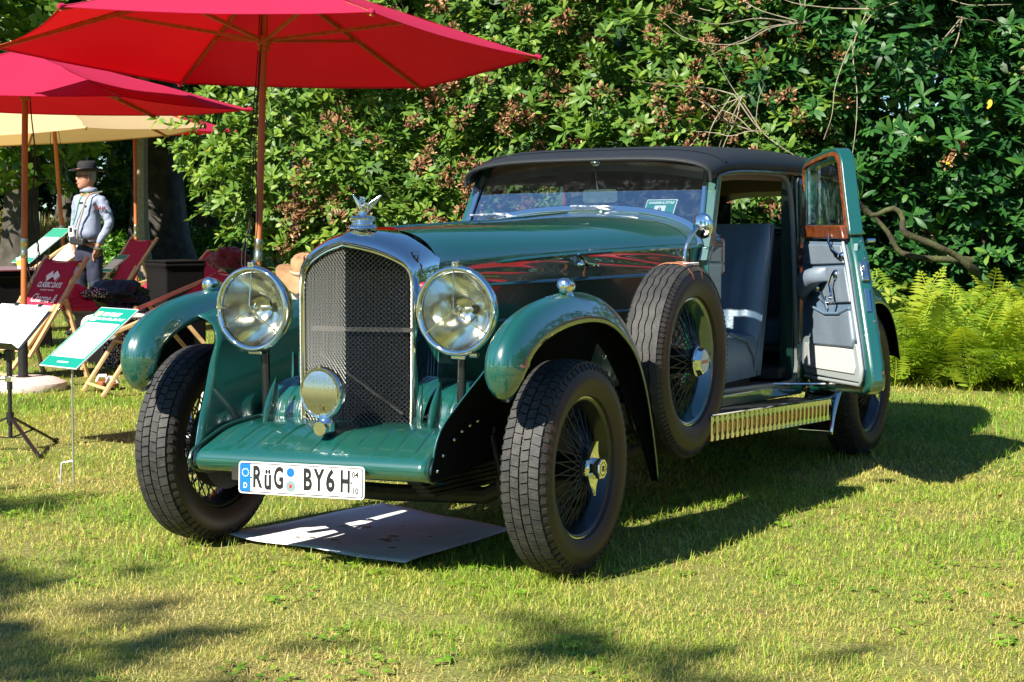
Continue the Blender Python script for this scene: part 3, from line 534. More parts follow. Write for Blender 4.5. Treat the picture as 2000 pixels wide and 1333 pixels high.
# ---- wheels (axle along x, outer face +x)
def tyre_mesh(kind):
    b = MB()
    prof = [(xx * (1 if rr < .27 else 1.13), rr) for xx, rr in [(-.052, .262), (-.068, .272), (-.080, .300), (-.084, .330), (-.080, .358), (-.069, .382), (-.055, .3935), (-.03, .3965), (0, .397), (.03, .3965), (.055, .3935), (.069, .382), (.080, .358), (.0815, .345), (.0832, .341), (.084, .330), (.080, .300), (.068, .272), (.052, .262)]]
    b.lathe(prof, n=96)
    b.cur = 1
    def P(x, a, r): return Vector((x, -sin(a) * r, cos(a) * r))
    if kind == 'block':
        N = 64
        for row, (x0, x1) in enumerate(((-.071, -.0375), (-.0335, -.003), (.003, .0335), (.0375, .071))):
            for k in range(N):
                a = 2 * PI * (k + 0.5 * (row % 2)) / N; da = PI / N * 0.86; vs = []
                for r0 in (0, 1):
                    for x, aa in ((x0, a - da), (x1, a - da), (x1, a + da), (x0, a + da)):
                        base = .3975 - (0.0065 if abs(x) > .06 else 0)
                        sk = 0.006 * (1 if row in (1, 3) else -1) * ((x - (x0 + x1) / 2) / .028) / .4
                        vs.append(P(x, aa + sk, base - .004 + r0 * 0.0125))
                b.hexa(vs)
        for k in range(N):                                        # shoulder lugs
            for sgn in (-1, 1):
                a = 2 * PI * (k + .25) / N; da = PI / N * .55; vs = []
                for o in (0, 1):
                    for x, r, aa in ((.0705, .386, a - da), (.0845, .368, a - da * .8), (.0845, .368, a + da * .8), (.0705, .386, a + da)):
                        vs.append(P(sgn * (x + o * .004), aa, r + o * .006))
                b.hexa(vs)
    else:
        N = 180; ribs = ((-.070, -.046), (-.041, -.016), (-.011, .011), (.016, .041), (.046, .070))
        for x0, x1 in ribs:
            rows = []
            for k in range(N):
                a = 2 * PI * k / N; z = 0.0028 * (1, .6, -.6, -1, -.6, .6)[k % 6]
                e0 = x0 + (z if x0 > -.065 else 0); e1 = x1 + (z if x1 < .065 else 0); d = lambda x: .0065 * max(0, (abs(x) - .046) / .024)
                rows.append([P(e0, a, .393 - d(e0)), P(e0, a, .405 - d(e0)), P(e1, a, .405 - d(e1)), P(e1, a, .393 - d(e1))])
            b.loft(rows, False, True)
        for k in range(110):
            for sgn in (-1, 1):
                a = 2 * PI * k / 110; da = PI / 110 * .6; vs = []
                for o in (0, 1):
                    for x, r, aa in ((.069, .390, a - da), (.083, .372, a - da), (.083, .372, a + da), (.069, .390, a + da)): vs.append(P(sgn * (x + o * .003), aa, r + o * .005))
                b.hexa(vs)
    return b.mesh('tyre', ['rust_brown_rubber', 'tyre_tread'], 40)
def rim_mesh(m):
    b = MB(); b.lathe([(.050, .264), (.058, .269), (.064, .266), (.064, .258), (.056, .250), (.040, .247), (.022, .228), (-.022, .228), (-.040, .247), (-.056, .250), (-.064, .258), (-.064, .266), (-.058, .269), (-.050, .264)], n=72)
    return b.mesh('rim', m, 50)
def rim_edge_mesh():
    b = MB(); b.lathe([(.0605, .2695), (.0655, .2675), (.0655, .2635), (.0605, .2625)], n=72); return b.mesh('rim_edge', 'satin_chrome')
def spokes_mesh():
    b = MB(); n = 22
    for k in range(n):
        a = 2 * PI * k / n
        for xh, rh, xr, tw, sg in ((.082, .050, .012, .62, 1), (.082, .050, .004, .62, -1), (-.045, .062, -.010, .5, 1), (-.045, .062, -.016, .5, -1)):
            a1 = a + sg * tw * .5 + (.07 if sg > 0 else 0); a0 = a - sg * tw * .35 + (.07 if sg > 0 else 0)
            b.tube([(xh, -sin(a0) * rh, cos(a0) * rh), (xr, -sin(a1) * .232, cos(a1) * .232)], .0031, 5, cap=False)
    return b.mesh('spokes', 'spoke_metal')
def hub_mesh():
    b = MB(); b.lathe([(-.09, .03), (-.085, .075), (-.04, .078), (-.035, .062), (-.02, .055), (.05, .050), (.070, .056), (.086, .058), (.094, .046), (.094, .0)], n=32); return b.mesh('hub_barrel', 'black_paint')
def drum_mesh():
    b = MB(); b.lathe([(-.03, .0), (-.03, .17), (-.035, .185), (-.095, .19), (-.10, .17), (-.10, 0)], n=48); return b.mesh('brake_drum', 'black_iron')
def knock_mesh():
    b = MB(); b.lathe([(.088, .040), (.090, .054), (.100, .056), (.106, .045), (.112, .040)], n=40)
    b.lathe([(.108, .043), (.112, .044), (.142, .041), (.146, .037), (.147, .0)], n=8, a0=PI / 8)
    for s in (1, -1):                                             # two ears
        sec = []
        for t in range(7):
            q = t / 6; r = .030 + .072 * q; hw = .040 * (1 - q) ** 1.2 + .009; x = .101 + .012 * q ** 2; th = .010 - .004 * q
            sec.append([Vector((x - th, -hw, s * r)), Vector((x + th, -hw, s * r)), Vector((x + th * 1.3, 0, s * r)), Vector((x + th, hw, s * r)), Vector((x - th, hw, s * r))])
        b.loft(sec, True, False, True)
    return b.mesh('knock_off_nut', 'chrome', 30)
def cap_mesh():
    b = MB(); b.lathe([(.085, .045), (.09, .062), (.098, .065), (.104, .060)], n=40); b.lathe([(.100, .058), (.104, .060), (.122, .053), (.126, .047), (.126, 0)], n=8, a0=PI / 8); return b.mesh('octagonal_nut', 'chrome', 25)
T_block, T_zig, RIM_B, RIM_G, RIME, SPK, HUBM, DRUM, KNK, CAPM = tyre_mesh('block'), tyre_mesh('zig'), rim_mesh('black_paint'), rim_mesh('green_paint'), rim_edge_mesh(), spokes_mesh(), hub_mesh(), drum_mesh(), knock_mesh(), cap_mesh()
EMB = text_mesh('emblem_letter', 'B', .034, 'black_paint', .0006)
CAPT = text_mesh('cap_lettering', 'BENTLEY', .0185, 'red_enamel', .0006, off=.0006)
def emblem_ring():
    b = MB(); b.lathe([(.1472, .026), (.1478, .026), (.1478, .028), (.1472, .028)], n=6, a0=0); return b.mesh('emblem_ring', 'black_paint')
EMR = emblem_ring()
def make_wheel(parent, loc, right=False, spare=False, spin=0.0, name='wheel'):
    h = hub(name, parent); h.location = loc; h.rotation_euler = (spin, 0, PI if right else 0); h.rotation_mode = 'XYZ'; h.scale = (1, .968, .968) if not spare else (1, 1, 1)
    link('tyre', T_zig if spare else T_block, h); link('rim', RIM_G if spare else RIM_B, h); link('rim_edge', RIME, h)
    s = link('spokes', SPK, h); s['kind'] = 'stuff'; link('hub_barrel', HUBM, h)
    if spare:
        link('octagonal_nut', CAPM, h)
        b = MB(); b.lathe([(.1262, .046), (.1272, .045), (.1272, 0)], n=24); link('cap_face', b.mesh('cap_face', 'white_paint'), h)
        put('cap_lettering', CAPT, Matrix.Rotation(-spin, 4, 'X') @ frame_matrix((.1282, 0, 0), (0, 1, 0), (0, 0, 1)), h)
    else:
        link('knock_off_nut', KNK, h); link('emblem_ring', EMR, h)
        put('emblem_letter', EMB, frame_matrix((.1478, 0, 0), (0, 1, 0), (0, 0, 1)), h)
        link('brake_drum', DRUM, h)
    return h
RW = .405
make_wheel(car, (.788, -.08, .405), spin=-0.12); make_wheel(car, (-.80, -.08, .405), True, spin=.4)
make_wheel(car, (.754, 3.72, .392), spin=.3); make_wheel(car, (-.754, 3.72, .392), True, spin=.9)
spare = make_wheel(car, (.777, 1.02, .712), spare=True, spin=.2, name='spare_wheel')
spare['label'] = 'spare wheel with zigzag tread and white cap'

# ---- chassis and running gear under the body
b = MB()
for s in (-1, 1):
    b.beam((s * .36, -.45, .405), (s * .36, 4.6, .46), .06, .10)
    for q in range(5): b.beam((s * .40, -.55 + .03 * q, .385 - .018 * q), (s * .40, .62 - .03 * q, .36 - .018 * q), .055, .012)   # leaf springs
b.box((0, 1.4, .40), (.5, 2.2, .22)); b.box((0, 4.3, .42), (1.0, .9, .22))
b.tube([(-.36, -.54, .43), (.36, -.54, .43)], .03, 10)
cobj('chassis_frame', b, 'black_iron', smooth=False)
b = MB()
b.tube([(-.70, 0, .39), (-.58, -.0, .33), (-.42, -.01, .255), (0, -.01, .245), (.42, -.01, .255), (.58, 0, .33), (.70, 0, .39)], .034, 10); cobj('front_axle', b, 'black_iron')
b = MB(); b.tube([(-.68, 3.72, .405), (.68, 3.72, .405)], .05, 12); b.lathe([(-.13, .03), (-.08, .14), (.08, .14), (.13, .03)], (0, 3.72, .405)); cobj('rear_axle', b, 'black_iron')
for s in (-1, 1):
    b = MB(); b.tube([(s * .50, -.12, .50), (s * .54, -.10, .30)], .011, 8); b.tube([(s * .53, -.10, .34), (s * .542, -.10, .25)], .022, 10); b.tube([(s * .50, -.12, .52), (s * .38, .12, .46)], .016, 8); cobj('damper_arm', b, 'black_iron')
b = MB(); b.tube([(-.62, .16, .33), (.62, .16, .33)], .013, 8); cobj('track_rod', b, 'black_iron')
b = MB(); b.tube([(.45, 1.2, .27), (.47, 3.0, .25), (.42, 4.9, .27)], .03, 10); cobj('exhaust_pipe', b, 'black_iron')

# ---- wings
FW = [(-.545, .668), (-.582, .690), (-.615, .745), (-.622, .805), (-.598, .868), (-.535, .922), (-.425, .972), (-.24, 1.010), (-.02, 1.022), (.18, .999), (.35, .932), (.48, .825), (.57, .68), (.625, .52), (.66, .37), (.68, .245)]
RWG = [(3.02, .40), (3.06, .52), (3.15, .68), (3.30, .81), (3.50, .895), (3.72, .92), (3.93, .875), (4.09, .765), (4.19, .62), (4.235, .50)]
def wing(path, s, n, front, inset=0.0):
    pts = smooth_path([(0, y, z) for y, z in path], n); rows = []; M = 25
    for i, p in enumerate(pts):
        d = (pts[min(i + 1, n - 1)] - pts[max(i - 1, 0)]).normalized(); nn = Vector((0, -d.z, d.y))
        t = i / (n - 1); hw = .079; dr = .105; sh = 0.0
        if front:
            k = min(1, (t + .004) / .085); hw *= math.sqrt(max(0.0, 1 - (1 - k) ** 2)) * .96 + .04; dr *= k ** .8 * .85 + .15
            if t > .62: q = (t - .62) / .38; hw0 = hw; hw *= 1 - .78 * q ** 1.4; sh = hw0 - hw; dr *= 1 - .75 * q
        else:
            q = abs(t - .5) * 2; dr *= 1 - .35 * q ** 2; hw = .105
        row = []
        for j in range(M):
            u = -1 + 2 * j / (M - 1); e = abs(u) ** 2.7
            drop = dr * e * (1 if u > 0 else .8) - .0045 * math.exp(-(u / .045) ** 2) * min(1, t * 8)
            lat = hw * (abs(u) ** .92) * (1 if u >= 0 else -1)
            # the edge turns straight down
            row.append(Vector((s * ((.773 if front else .766) + sh + lat), p.y, p.z)) - nn * (drop + inset * (1 - .6 * abs(u) ** 6)) - V(s * inset * .55 * (u if abs(u) > .5 else 0), 0, 0))
        rows.append(row)
    return MB().loft(rows)
for s in (1, -1):
    o = cobj('front_wing', wing(FW, s, 60, True), 'green_paint', solid=.007, off=-1 if s > 0 else 1)
    cobj('wing_lining', wing(FW, s, 60, True, .011), 'underseal_black'); cobj('wing_lining', wing(RWG, s, 44, False, .011), 'underseal_black')
    o = cobj('rear_wing', wing(RWG, s, 44, False), 'green_paint', solid=.007, off=-1 if s > 0 else 1)
# inner wing skirts, from the frame up to the wing
for s in (1, -1):
    edge = smooth_path([(s * .502, -.600, .385), (s * .512, -.545, .55), (s * .550, -.45, .66), (s * .596, -.35, .765), (s * .622, -.275, .850), (s * .650, -.262, .905), (s * .690, -.30, .940)], 21)
    rear = smooth_path([(s * .49, .60, .47), (s * .52, .68, .68), (s * .57, .75, .91)], 21); rows = []
    for i in range(25):
        t = i / 24; row = []
        for j in range(21):
            q = j / 20; p = edge[j].lerp(rear[j], t); k_ = 4 * t * (1 - t); p.z += .055 * k_ * q ** 4 - .02 * k_ * (1 - q) ** 4; p.x += s * (.055 * k_ * q ** 5 - .012 * k_ * (1 - q)); row.append(p)
        rows.append(row)
    cobj('wing_skirt', MB().loft(rows), 'green_paint', solid=.004); cobj('skirt_lining', MB().loft([[p + V(s * .008, .002, 0) for p in r_] for r_ in rows]), 'underseal_black')
    b = MB()
    for k in range(4):                                            # louvres pressed in the skirt
        for q in (0,):
            y = .02 + .06 * k; P_ = lambda q: (rows[12 + k][int(20 * q)] + V(-s * .004, 0, 0)); b.tube([P_(.35), P_(.5), P_(.65)], [.002, .006, .002], 6)
    tag(cobj('skirt_louvres', b, 'green_paint'), kind='stuff')
    b = MB()
    for y, z, x in ((-.52, .47, .512), (-.45, .52, .518), (-.40, .545, .522), (-.34, .56, .522), (-.28, .57, .522), (-.56, .42, .510)):
        b.lathe([(0, .0075), (.005, .006), (.007, .0)], (s * (x + .004), y, z), (s, 0, 0), n=8)
    tag(cobj('skirt_bolts', b, 'satin_chrome'), kind='stuff')

# ---- ribbed front apron and the dumb-iron covers
prof = smooth_path([(0, -.47, .372), (0, -.55, .374), (0, -.596, .392), (0, -.612, .425), (0, -.597, .452), (0, -.555, .474), (0, -.49, .502), (0, -.42, .527), (0, -.34, .540), (0, -.12, .548)], 34)
ribs = [-.43 + .086 * k for k in range(11)]
rows = []
for i in range(241):
    u = -1 + 2 * i / 240; row = []
    for j, p in enumerate(prof):
        t = max(0, min(1, (p.y + .60) / .26)); W_ = lerp(.502, .462, t); x = u * W_
        rb = max(math.exp(-((x - r * (W_ / .502)) / .0034) ** 2) for r in ribs) * (1 if -.585 < p.y < -.36 and p.z > .44 else 0) * min(1, max(0, (p.y + .60) / .03))
        rnd = .03 * max(0, (abs(u) - .93) / .07) ** 2 * (1 if p.z < .5 else .3)
        row.append(Vector((x, p.y + rnd, p.z + .0080 * rb - .012 * max(0, (abs(u) - .93) / .07) ** 2)))
    rows.append(row)
cobj('front_apron', MB().loft(rows), 'green_paint', smooth=60)
for s in (-1, 1):
    b = MB(); b.tube([Vector((s * (lerp(.504, .465, max(0, min(1, (p.y + .6) / .26)))), p.y, p.z + .002)) for p in prof[3:]], .007, 8); cobj('apron_piping', b, 'dark_green_paint')

for s in (-1, 1):
    pr = smooth_path([(0, -.195, .525), (0, -.190, .565), (0, -.165, .615), (0, -.115, .655), (0, -.045, .675), (0, .05, .68), (0, .16, .67)], 26); rows = []
    for i in range(61):
        x = .275 + .200 * i / 60; row = []
        for p in pr:
            rb = max(math.exp(-((x - r) / .0045) ** 2) for r in (.31, .355, .40, .445)); ed = max(0, (x - .45) / .037) ** 2 * .02 
            row.append(Vector((s * x, p.y - .005 * rb + ed, p.z + .004 * rb - ed)))
        rows.append(row)
    cobj('dumb_iron_cover', MB().loft(rows), 'green_paint', smooth=60)
    sec = []                                                      # pointed fairing beside the radiator foot
    for k in range(9):
        t = k / 8; z = .525 + .18 * t; hw = .030 * math.sin(PI * min(1, .25 + .75 * t)) + .002; sec.append([Vector((s * .358 + hw * cos(a) * .50, -.315 + .06 * t + hw * 1.35 * sin(a), z)) for a in (2 * PI * q / 12 for q in range(12))])
    cobj('lamp_post_fairing', MB().loft(sec, True, False, True), 'green_paint')
    b = MB(); b.tube([(s * .425, -.22, .54), (s * .432, -.22, .83)], .017, 14); b.tube([(s * .43, -.22, .815), (s * .436, -.235, .835)], .03, 14); cobj('lamp_post', b, 'black_paint')

# ---- radiator: vee stone guard in a chrome shell
rad = hub('radiator', car)
YV = lambda x: -.338 + .40 * abs(x)
def shell_side(z):   # arch of the opening: half outline from the foot up to the apex
    return z
inn = smooth_path([(.236, 0, .528), (.239, 0, .75), (.240, 0, .98), (.238, 0, 1.075), (.222, 0, 1.122), (.18, 0, 1.153), (.10, 0, 1.187), (0, 0, 1.212)], 40)
out = smooth_path([(.266, 0, .525), (.270, 0, .75), (.273, 0, .98), (.274, 0, 1.085), (.258, 0, 1.158), (.205, 0, 1.210), (.115, 0, 1.252), (0, 0, 1.274)], 40)
def full(p): return [Vector((-q.x, 0, q.z)) for q in p[:-1]] + [Vector((q.x, 0, q.z)) for q in reversed(p)]
I, O = full(inn), full(out); rings = []
# from inner lip forward, over the rounded nose, back along the top
for t, dy, pull in ((0, .045, -.004), (0, .010, 0), (.06, -.010, 0), (.20, -.018, 0), (.38, -.012, 0), (.62, .012, 0), (.82, .050, 0), (.95, .105, 0), (1.0, .17, 0), (1.0, None, 0)):
    row = []
    for a, c in zip(I, O):
        p = a.lerp(c, t); top = max(0, min(1, (a.z - 1.07) / .13)); ye = -.105 + .125 * top
        y = YV(a.x) + dy * (1.0 + .35 * top) if dy is not None else ye
        y = min(y, ye); row.append(Vector((p.x + (pull if p.x > 0 else -pull if p.x < 0 else 0), y, p.z)))
    rings.append(row)
cobj('radiator_shell', MB().loft(rings), 'chrome', rad, smooth=50)
b = MB(); b.tube([Vector((p.x * .985, YV(p.x) - .004, p.z - (.004 if p.z > 1.1 else 0))) for p in I], .005, 8); b.tube([(-.238, YV(.238) - .004, .528), (0, YV(0) - .004, .520), (.238, YV(.238) - .004, .528)], .007, 8); cobj('guard_frame', b, 'chrome', rad)
b = MB()                                                          # woven wire: two vee faces, two diagonals
def clip(p0, d, poly):
    t0, t1 = -9, 9
    for i in range(len(poly)):
        a, c = poly[i], poly[(i + 1) % len(poly)]; e = (c[0] - a[0], c[1] - a[1]); nrm = (-e[1], e[0]); den = nrm[0] * d[0] + nrm[1] * d[1]; num = nrm[0] * (a[0] - p0[0]) + nrm[1] * (a[1] - p0[1])
        if abs(den) < 1e-9:
            if num > 0: return None
            continue
        t = num / den
        if den > 0: t0 = max(t0, t)
        else: t1 = min(t1, t)
    return (t0, t1) if t1 - t0 > .004 else None
poly = [(0, .525), (.236, .53), (.237, 1.08), (.218, 1.122), (.10, 1.185), (0, 1.208)]
pitch = .0178
for s in (-1, 1):
    for sg in (-1, 1):
        for k in range(-70, 95):
            c0 = k * pitch; r = clip((0, .5 + c0 if sg > 0 else .5 + c0), (.70710678, sg * .70710678), poly)
            if not r: continue
            pts = []
            for t in r:
                x = .70710678 * t; z = .5 + c0 + sg * .70710678 * t; pts.append(Vector((s * x, YV(x) + .006 + .0012 * sg, z)))
            b.tube(pts, .00098, 4, cap=False)
tag(cobj('stone_guard_mesh', b, 'wire_metal', rad, smooth=False), kind='stuff')
b = MB(); b.add([(-.262, -.215, .50), (.262, -.215, .50), (.262, -.215, 1.13), (.2, -.215, 1.19), (-.2, -.215, 1.19), (-.262, -.215, 1.13)], [(0, 1, 2, 3, 4, 5)]); 
for k in range(56): b.box((0, -.221, .53 + .0118 * k), (.50, .006, .0022))
for k in range(34): b.box((-.248 + .0150 * k, -.2245, .85), (.003, .006, .63))
tag(cobj('radiator_core', b, 'black_core', rad, smooth=False), kind='stuff')
b = MB(); b.box((.02, -.245, .892), (.44, .012, .016)); b.beam((-.16, -.25, .80), (.20, -.25, .58), .012, .006); tag(cobj('core_stay', b, 'black_iron', rad), kind='stuff')
b = MB()
b.lathe([(0, .052), (.006, .056), (.012, .052), (.016, .040), (.022, .038), (.03, .048), (.040, .050), (.046, .044), (.049, .028), (.052, .016), (.068, .011), (.075, .014), (.078, 0)], (0, -.205, 1.268), (0, 0, 1), n=36); cobj('filler_cap', b, 'chrome', rad, smooth=50)
m = hub('mascot', rad); m.location = (0, -.205, 1.345); m.scale = (.82, .82, .82)
for s in (-1, 1):
    pts = []
    for i in range(9):
        t = i / 8; row = []
        for j in range(6):
            q = j / 5; L = .012 + .075 * t
            row.append(Vector((s * (.010 + .070 * t), .012 + .030 * t * 1.0, .012 + .052 * t ** .8 - q * (.040 * (1 - t ** 2.2)) - .002 * (j % 2))))
        pts.append(row)
    obj('mascot_wing', MB().loft(pts), 'satin_chrome', m, solid=.004)
put('mascot_letter', text_mesh('mascot_letter', 'B', .062, 'satin_chrome', .005, off=.0015), frame_matrix((0, 0, .026), (1, 0, 0), (0, .15, 1)), m)

# ---- headlamps
def headlamp(s):
    h = hub('headlight', car); c = Vector((s * .443, -.290, .966 + .008 * s)); ax = Vector((0, 1, 0)); mk = lambda n, bb, m, **k: obj(n, bb, m, h, **k)
    b = MB(); b.lathe([(.020, .150), (.035, .150), (.06, .144), (.10, .124), (.14, .092), (.165, .055), (.175, 0)], c, ax, 48); mk('lamp_bowl', b, 'chrome', smooth=60)
    b = MB(); b.lathe([(.000, .140), (-.008, .146), (-.012, .153), (-.010, .160), (0, .165), (.016, .165), (.024, .158), (.024, .150)], c, ax, 64); mk('lamp_rim', b, 'chrome', smooth=60)
    b = MB(); b.lathe([(.012, .142)] + [(.012 + .115 * (1 - (r / .142) ** 2), r) for r in (.13, .115, .095, .07, .045, .02, 0)], c, ax, 48); mk('reflector_bowl', b, 'reflector', smooth=60)
    b = MB(); b.lathe([(-.003 - .010 * (1 - (r / .144) ** 2), r) for r in (.144, .12, .09, .06, .03, 0)], c, ax, 48); mk('lens', b, 'lamp_glass', smooth=60)
    for k, a in enumerate((90, 213, 327)):
        a = math.radians(a + 2 * s); b = MB(); b.beam(c + Vector((cos(a) * .012, -.018, sin(a) * .012)), c + Vector((cos(a) * .146, -.010, sin(a) * .146)), .0045, .004, (0, -1, 0)); mk('tripod_bar', b, 'satin_chrome')
    b = MB(); b.lathe([(-.020, 0), (-.020, .008), (-.012, .012), (.0, .012)], c, ax, 16); mk('tripod_boss', b, 'satin_chrome')
    b = MB(); b.lathe([(.02, 0), (.022, .016), (.035, .022), (.06, .016), (.11, .012)], c, ax, 16); mk('bulb', b, 'reflector')
    b = MB(); b.box(c + Vector((0, .005, .170)), (.026, .030, .020)); b.tube([c + Vector((0, -.014, .166)), c + Vector((0, .01, .184)), c + Vector((0, .05, .158))], .005, 8); mk('rim_clip', b, 'chrome', bevel=.003)
    b = MB(); b.box(c + Vector((0, .035, -.165)), (.06, .045, .022)); b.lathe([(0, .012), (.03, .012)], c + Vector((.045 * s, .03, -.158)), (s, 0, 0), 10); mk('lamp_bracket', b, 'satin_chrome', bevel=.004)
for s in (1, -1): headlamp(s)
# fog lamp in the middle
h = hub('fog_lamp', car); c = Vector((-.012, -.485, .672)); ax = Vector((.10, .99, 0.02)).normalized()
b = MB(); b.lathe([(.016, .088), (.03, .088), (.05, .080), (.07, .06), (.085, .03), (.088, 0)], c, ax, 40); obj('lamp_bowl', b, 'chrome', h, smooth=60)
b = MB(); b.lathe([(0, .080), (-.006, .085), (-.006, .092), (.004, .097), (.016, .097), (.022, .088)], c, ax, 48); obj('lamp_rim', b, 'chrome', h, smooth=60)
rx = Vector((0, 0, 1)).cross(ax).normalized() * -1; ry = ax.cross(rx) * 1.0
if ry.z < 0: ry = -ry
rows = []
for i in range(161):
    x = -.082 + .164 * i / 160; hh = math.sqrt(max(1e-6, .0825 ** 2 - x * x)); row = []
    for j in range(13):
        y = -hh + 2 * hh * j / 12; row.append(c + rx * x + ry * y - ax * (.004 + .012 * (1 - (x * x + y * y) / .0825 ** 2) - .0034 * cos(2 * PI * x / .0098)))
    rows.append(row)
obj('fluted_lens', MB().loft(rows), 'lamp_flutes', h, smooth=70)
b = MB(); b.lathe([(0, .034), (.03, .036), (.045, .026), (.075, .022), (.085, .026), (.10, .026)], (.005, -.475, .535), (0, 0, 1), 20); b.lathe([(-.035, .0), (-.035, .026), (.02, .030), (.06, .02)], (.005, -.485, .545), (0, 1, 0), 16); obj('lamp_foot', b, 'chrome', h)
b = MB(); b.box(c - ry * -.0985 + ax * .0, (.014, .02, .012)); obj('rim_clip', b, 'chrome', h, bevel=.002)
# side lamps on the wings
for s in (1, -1):
    h = hub('side_lamp', car); c = Vector((s * .783, -.105, 1.052 + .014 * s)); ax = Vector((0, 1, -.06)).normalized()
    b = MB(); b.lathe([(-.004, .0245), (.0, .028), (.012, .030), (.045, .027), (.075, .018), (.095, .006), (.098, 0)], c, ax, 28); obj('lamp_bowl', b, 'chrome', h, smooth=60)
    b = MB(); b.lathe([(-.003, .0245), (-.008, .02), (-.011, .01), (-.012, 0)], c, ax, 24); obj('lens', b, 'lamp_flutes', h, smooth=60)
    b = MB(); b.lathe([(0, .028), (.012, .024), (.024, .018)], c + Vector((0, .035, -.046)), (0, 0, 1), 16); obj('lamp_foot', b, 'chrome', h)
    b = MB(); b.lathe([(0, .014), (.004, .012), (.005, 0)], Vector((s * .772, -.20, 1.013 + .014 * s)), (0, -.25, 1), 14); obj('wing_badge', b, 'chrome', h)

# ---- number plate
pl = hub('number_plate', car)
PM = frame_matrix((.0, -.640, .374), Vector((1, .02, .018)), Vector((0, .06, 1)))
def rrect(w_, h_, r, n=5): return [(sx * (w_ / 2 - r) + r * cos(a + da), sy * (h_ / 2 - r) + r * sin(a + da)) for sx, sy, a in ((1, 1, 0), (-1, 1, PI / 2), (-1, -1, PI), (1, -1, 1.5 * PI)) for da in [PI / 2 * q / n for q in range(n + 1)]]
pf = lambda u, v, d: PM @ Vector((u, v, d))
def plate_piece(name, polyl, d0, d1, m, smooth=False): b = MB(); b.prism(polyl, d0, d1, pf); return obj(name, b, m, pl, smooth=smooth)
plate_piece('plate_blank', rrect(.526, .116, .014), -.004, .0, 'plate_white'); plate_piece('plate_border', rrect(.516, .106, .010), 0, .0008, 'plate_black'); plate_piece('plate_field', rrect(.509, .099, .008), .0008, .0016, 'plate_white')
plate_piece('country_band', [(-.2545, -.0495), (-.211, -.0495), (-.211, .0495), (-.2545, .0495)], .0016, .0022, 'plate_blue')
b = MB()
for k in range(12):
    a = 2 * PI * k / 12; x, y = -.2325 + .0135 * cos(a), .018 + .0135 * sin(a); st = [(x + (.0030 if q % 2 == 0 else .0013) * sin(q * PI / 5), y + (.0030 if q % 2 == 0 else .0013) * cos(q * PI / 5)) for q in range(10)]
    b.prism(st, .0022, .0026, pf)
obj('star_ring', b, 'plate_white', pl, smooth=False)
def plate_text(name, s_, x, y, size, sx, m='plate_black', off=.0, dz=.0018): put(name, text_mesh(name, s_, size, m, .0009, off=off, sx=sx), PM @ Matrix.Translation((x, y, dz)), pl)
plate_text('country_letter', 'D', -.2325, -.030, .028, .85, 'plate_white', dz=.0024)
for ch, x, sx, dy in (('R', -.183, .60, 0), ('ü', -.137, .62, -.0055), ('G', -.091, .55, 0), ('B', .030, .62, 0), ('Y', .078, .58, 0), ('6', .125, .70, 0), ('H', .186, .56, 0)):
    plate_text('plate_letter', ch, x, dy, .106, sx, off=.0036)
for s_, y in (('04', .028), ('10', -.029)): plate_text('season_number', s_, .2265, y, .030, .9, off=.0006)
plate_piece('season_bar', [(.212, -.0012), (.242, -.0012), (.242, .0012), (.212, .0012)], .0016, .0024, 'plate_black')
def disc(cx, cy, r, n=28): return [(cx + r * cos(2 * PI * k / n), cy + r * sin(2 * PI * k / n)) for k in range(n)]
plate_piece('test_seal', disc(-.041, .0255, .0165), .0016, .0026, 'plate_blue')
b = MB()
for k in range(12): a = 2 * PI * k / 12; b.prism([(-.041 + r * cos(a + da), .0255 + r * sin(a + da)) for r, da in ((.007, -.05), (.0145, -.025), (.0145, .025), (.007, .05))], .0026, .0029, pf)
obj('seal_marks', b, 'plate_black', pl, smooth=False)
plate_piece('registration_seal', disc(-.040, -.024, .0205), .0016, .0024, 'seal_pale')
b = MB(); b.prism([(-.0455, -.0305), (-.0345, -.0305), (-.0345, -.0175), (-.0455, -.0175)], .0024, .0028, pf); obj('seal_crest', b, 'red_enamel', pl, smooth=False)
b = MB(); b.box(PM @ Vector((-.275, .01, -.02)), (.05, .02, .045)); b.box(PM @ Vector((.0, .03, -.03)), (.3, .02, .03)); obj('plate_bracket', b, 'black_iron', pl)
for x in (-.207, .2105):
    b = MB(); b.lathe([(0, .0035), (.0025, .003), (.003, 0)], PM @ Vector((x, 0, .0016)), PM.to_3x3() @ Vector((0, 0, 1)), 10); obj('plate_screw', b, 'plate_black', pl)

# ---- bonnet, valance, scuttle
TB = [(-.12, .266, 1.095, 1.262, .74), (0, .276, 1.105, 1.270, .76), (.4, .352, 1.132, 1.280, .80), (.9, .450, 1.147, 1.292, .84), (1.4, .560, 1.155, 1.312, .86), (1.62, .604, 1.157, 1.321, .87), (1.95, .650, 1.160, 1.338, .88)]
def arcpt(y, th):
    wb, zs, zc, e = interp(TB, y); return Vector((wb * max(0.0, cos(th)) ** e if th < PI / 2 else -wb * max(0.0, -cos(th)) ** e, y, zs + (zc - zs) * sin(th) ** .92))
def surf_z(x, y):
    wb, zs, zc, e = interp(TB, y); c = min(1, (abs(x) / wb)) ** (1 / e); return zs + (zc - zs) * math.sqrt(max(0, 1 - c * c)) ** .92
def side_ring(y, zb, inset=0.0, lip=0.0):
    wb = interp(TB, y)[0] - inset; bw = .0012 * min(1, max(0, y / .5)); zs = interp(TB, y)[1]; ns = 10
    L = [Vector((-(wb + bw * sin(PI * k / ns) + .0009 * sin(y * 9 + k) + (lip if k == 0 else 0)), y, lerp(zb, zs, k / ns))) for k in range(ns)]
    A = [arcpt(y, PI - PI * k / 40) for k in range(41)]; R_ = [Vector((-p.x, y, p.z)) for p in reversed(L)]
    return L + A + R_
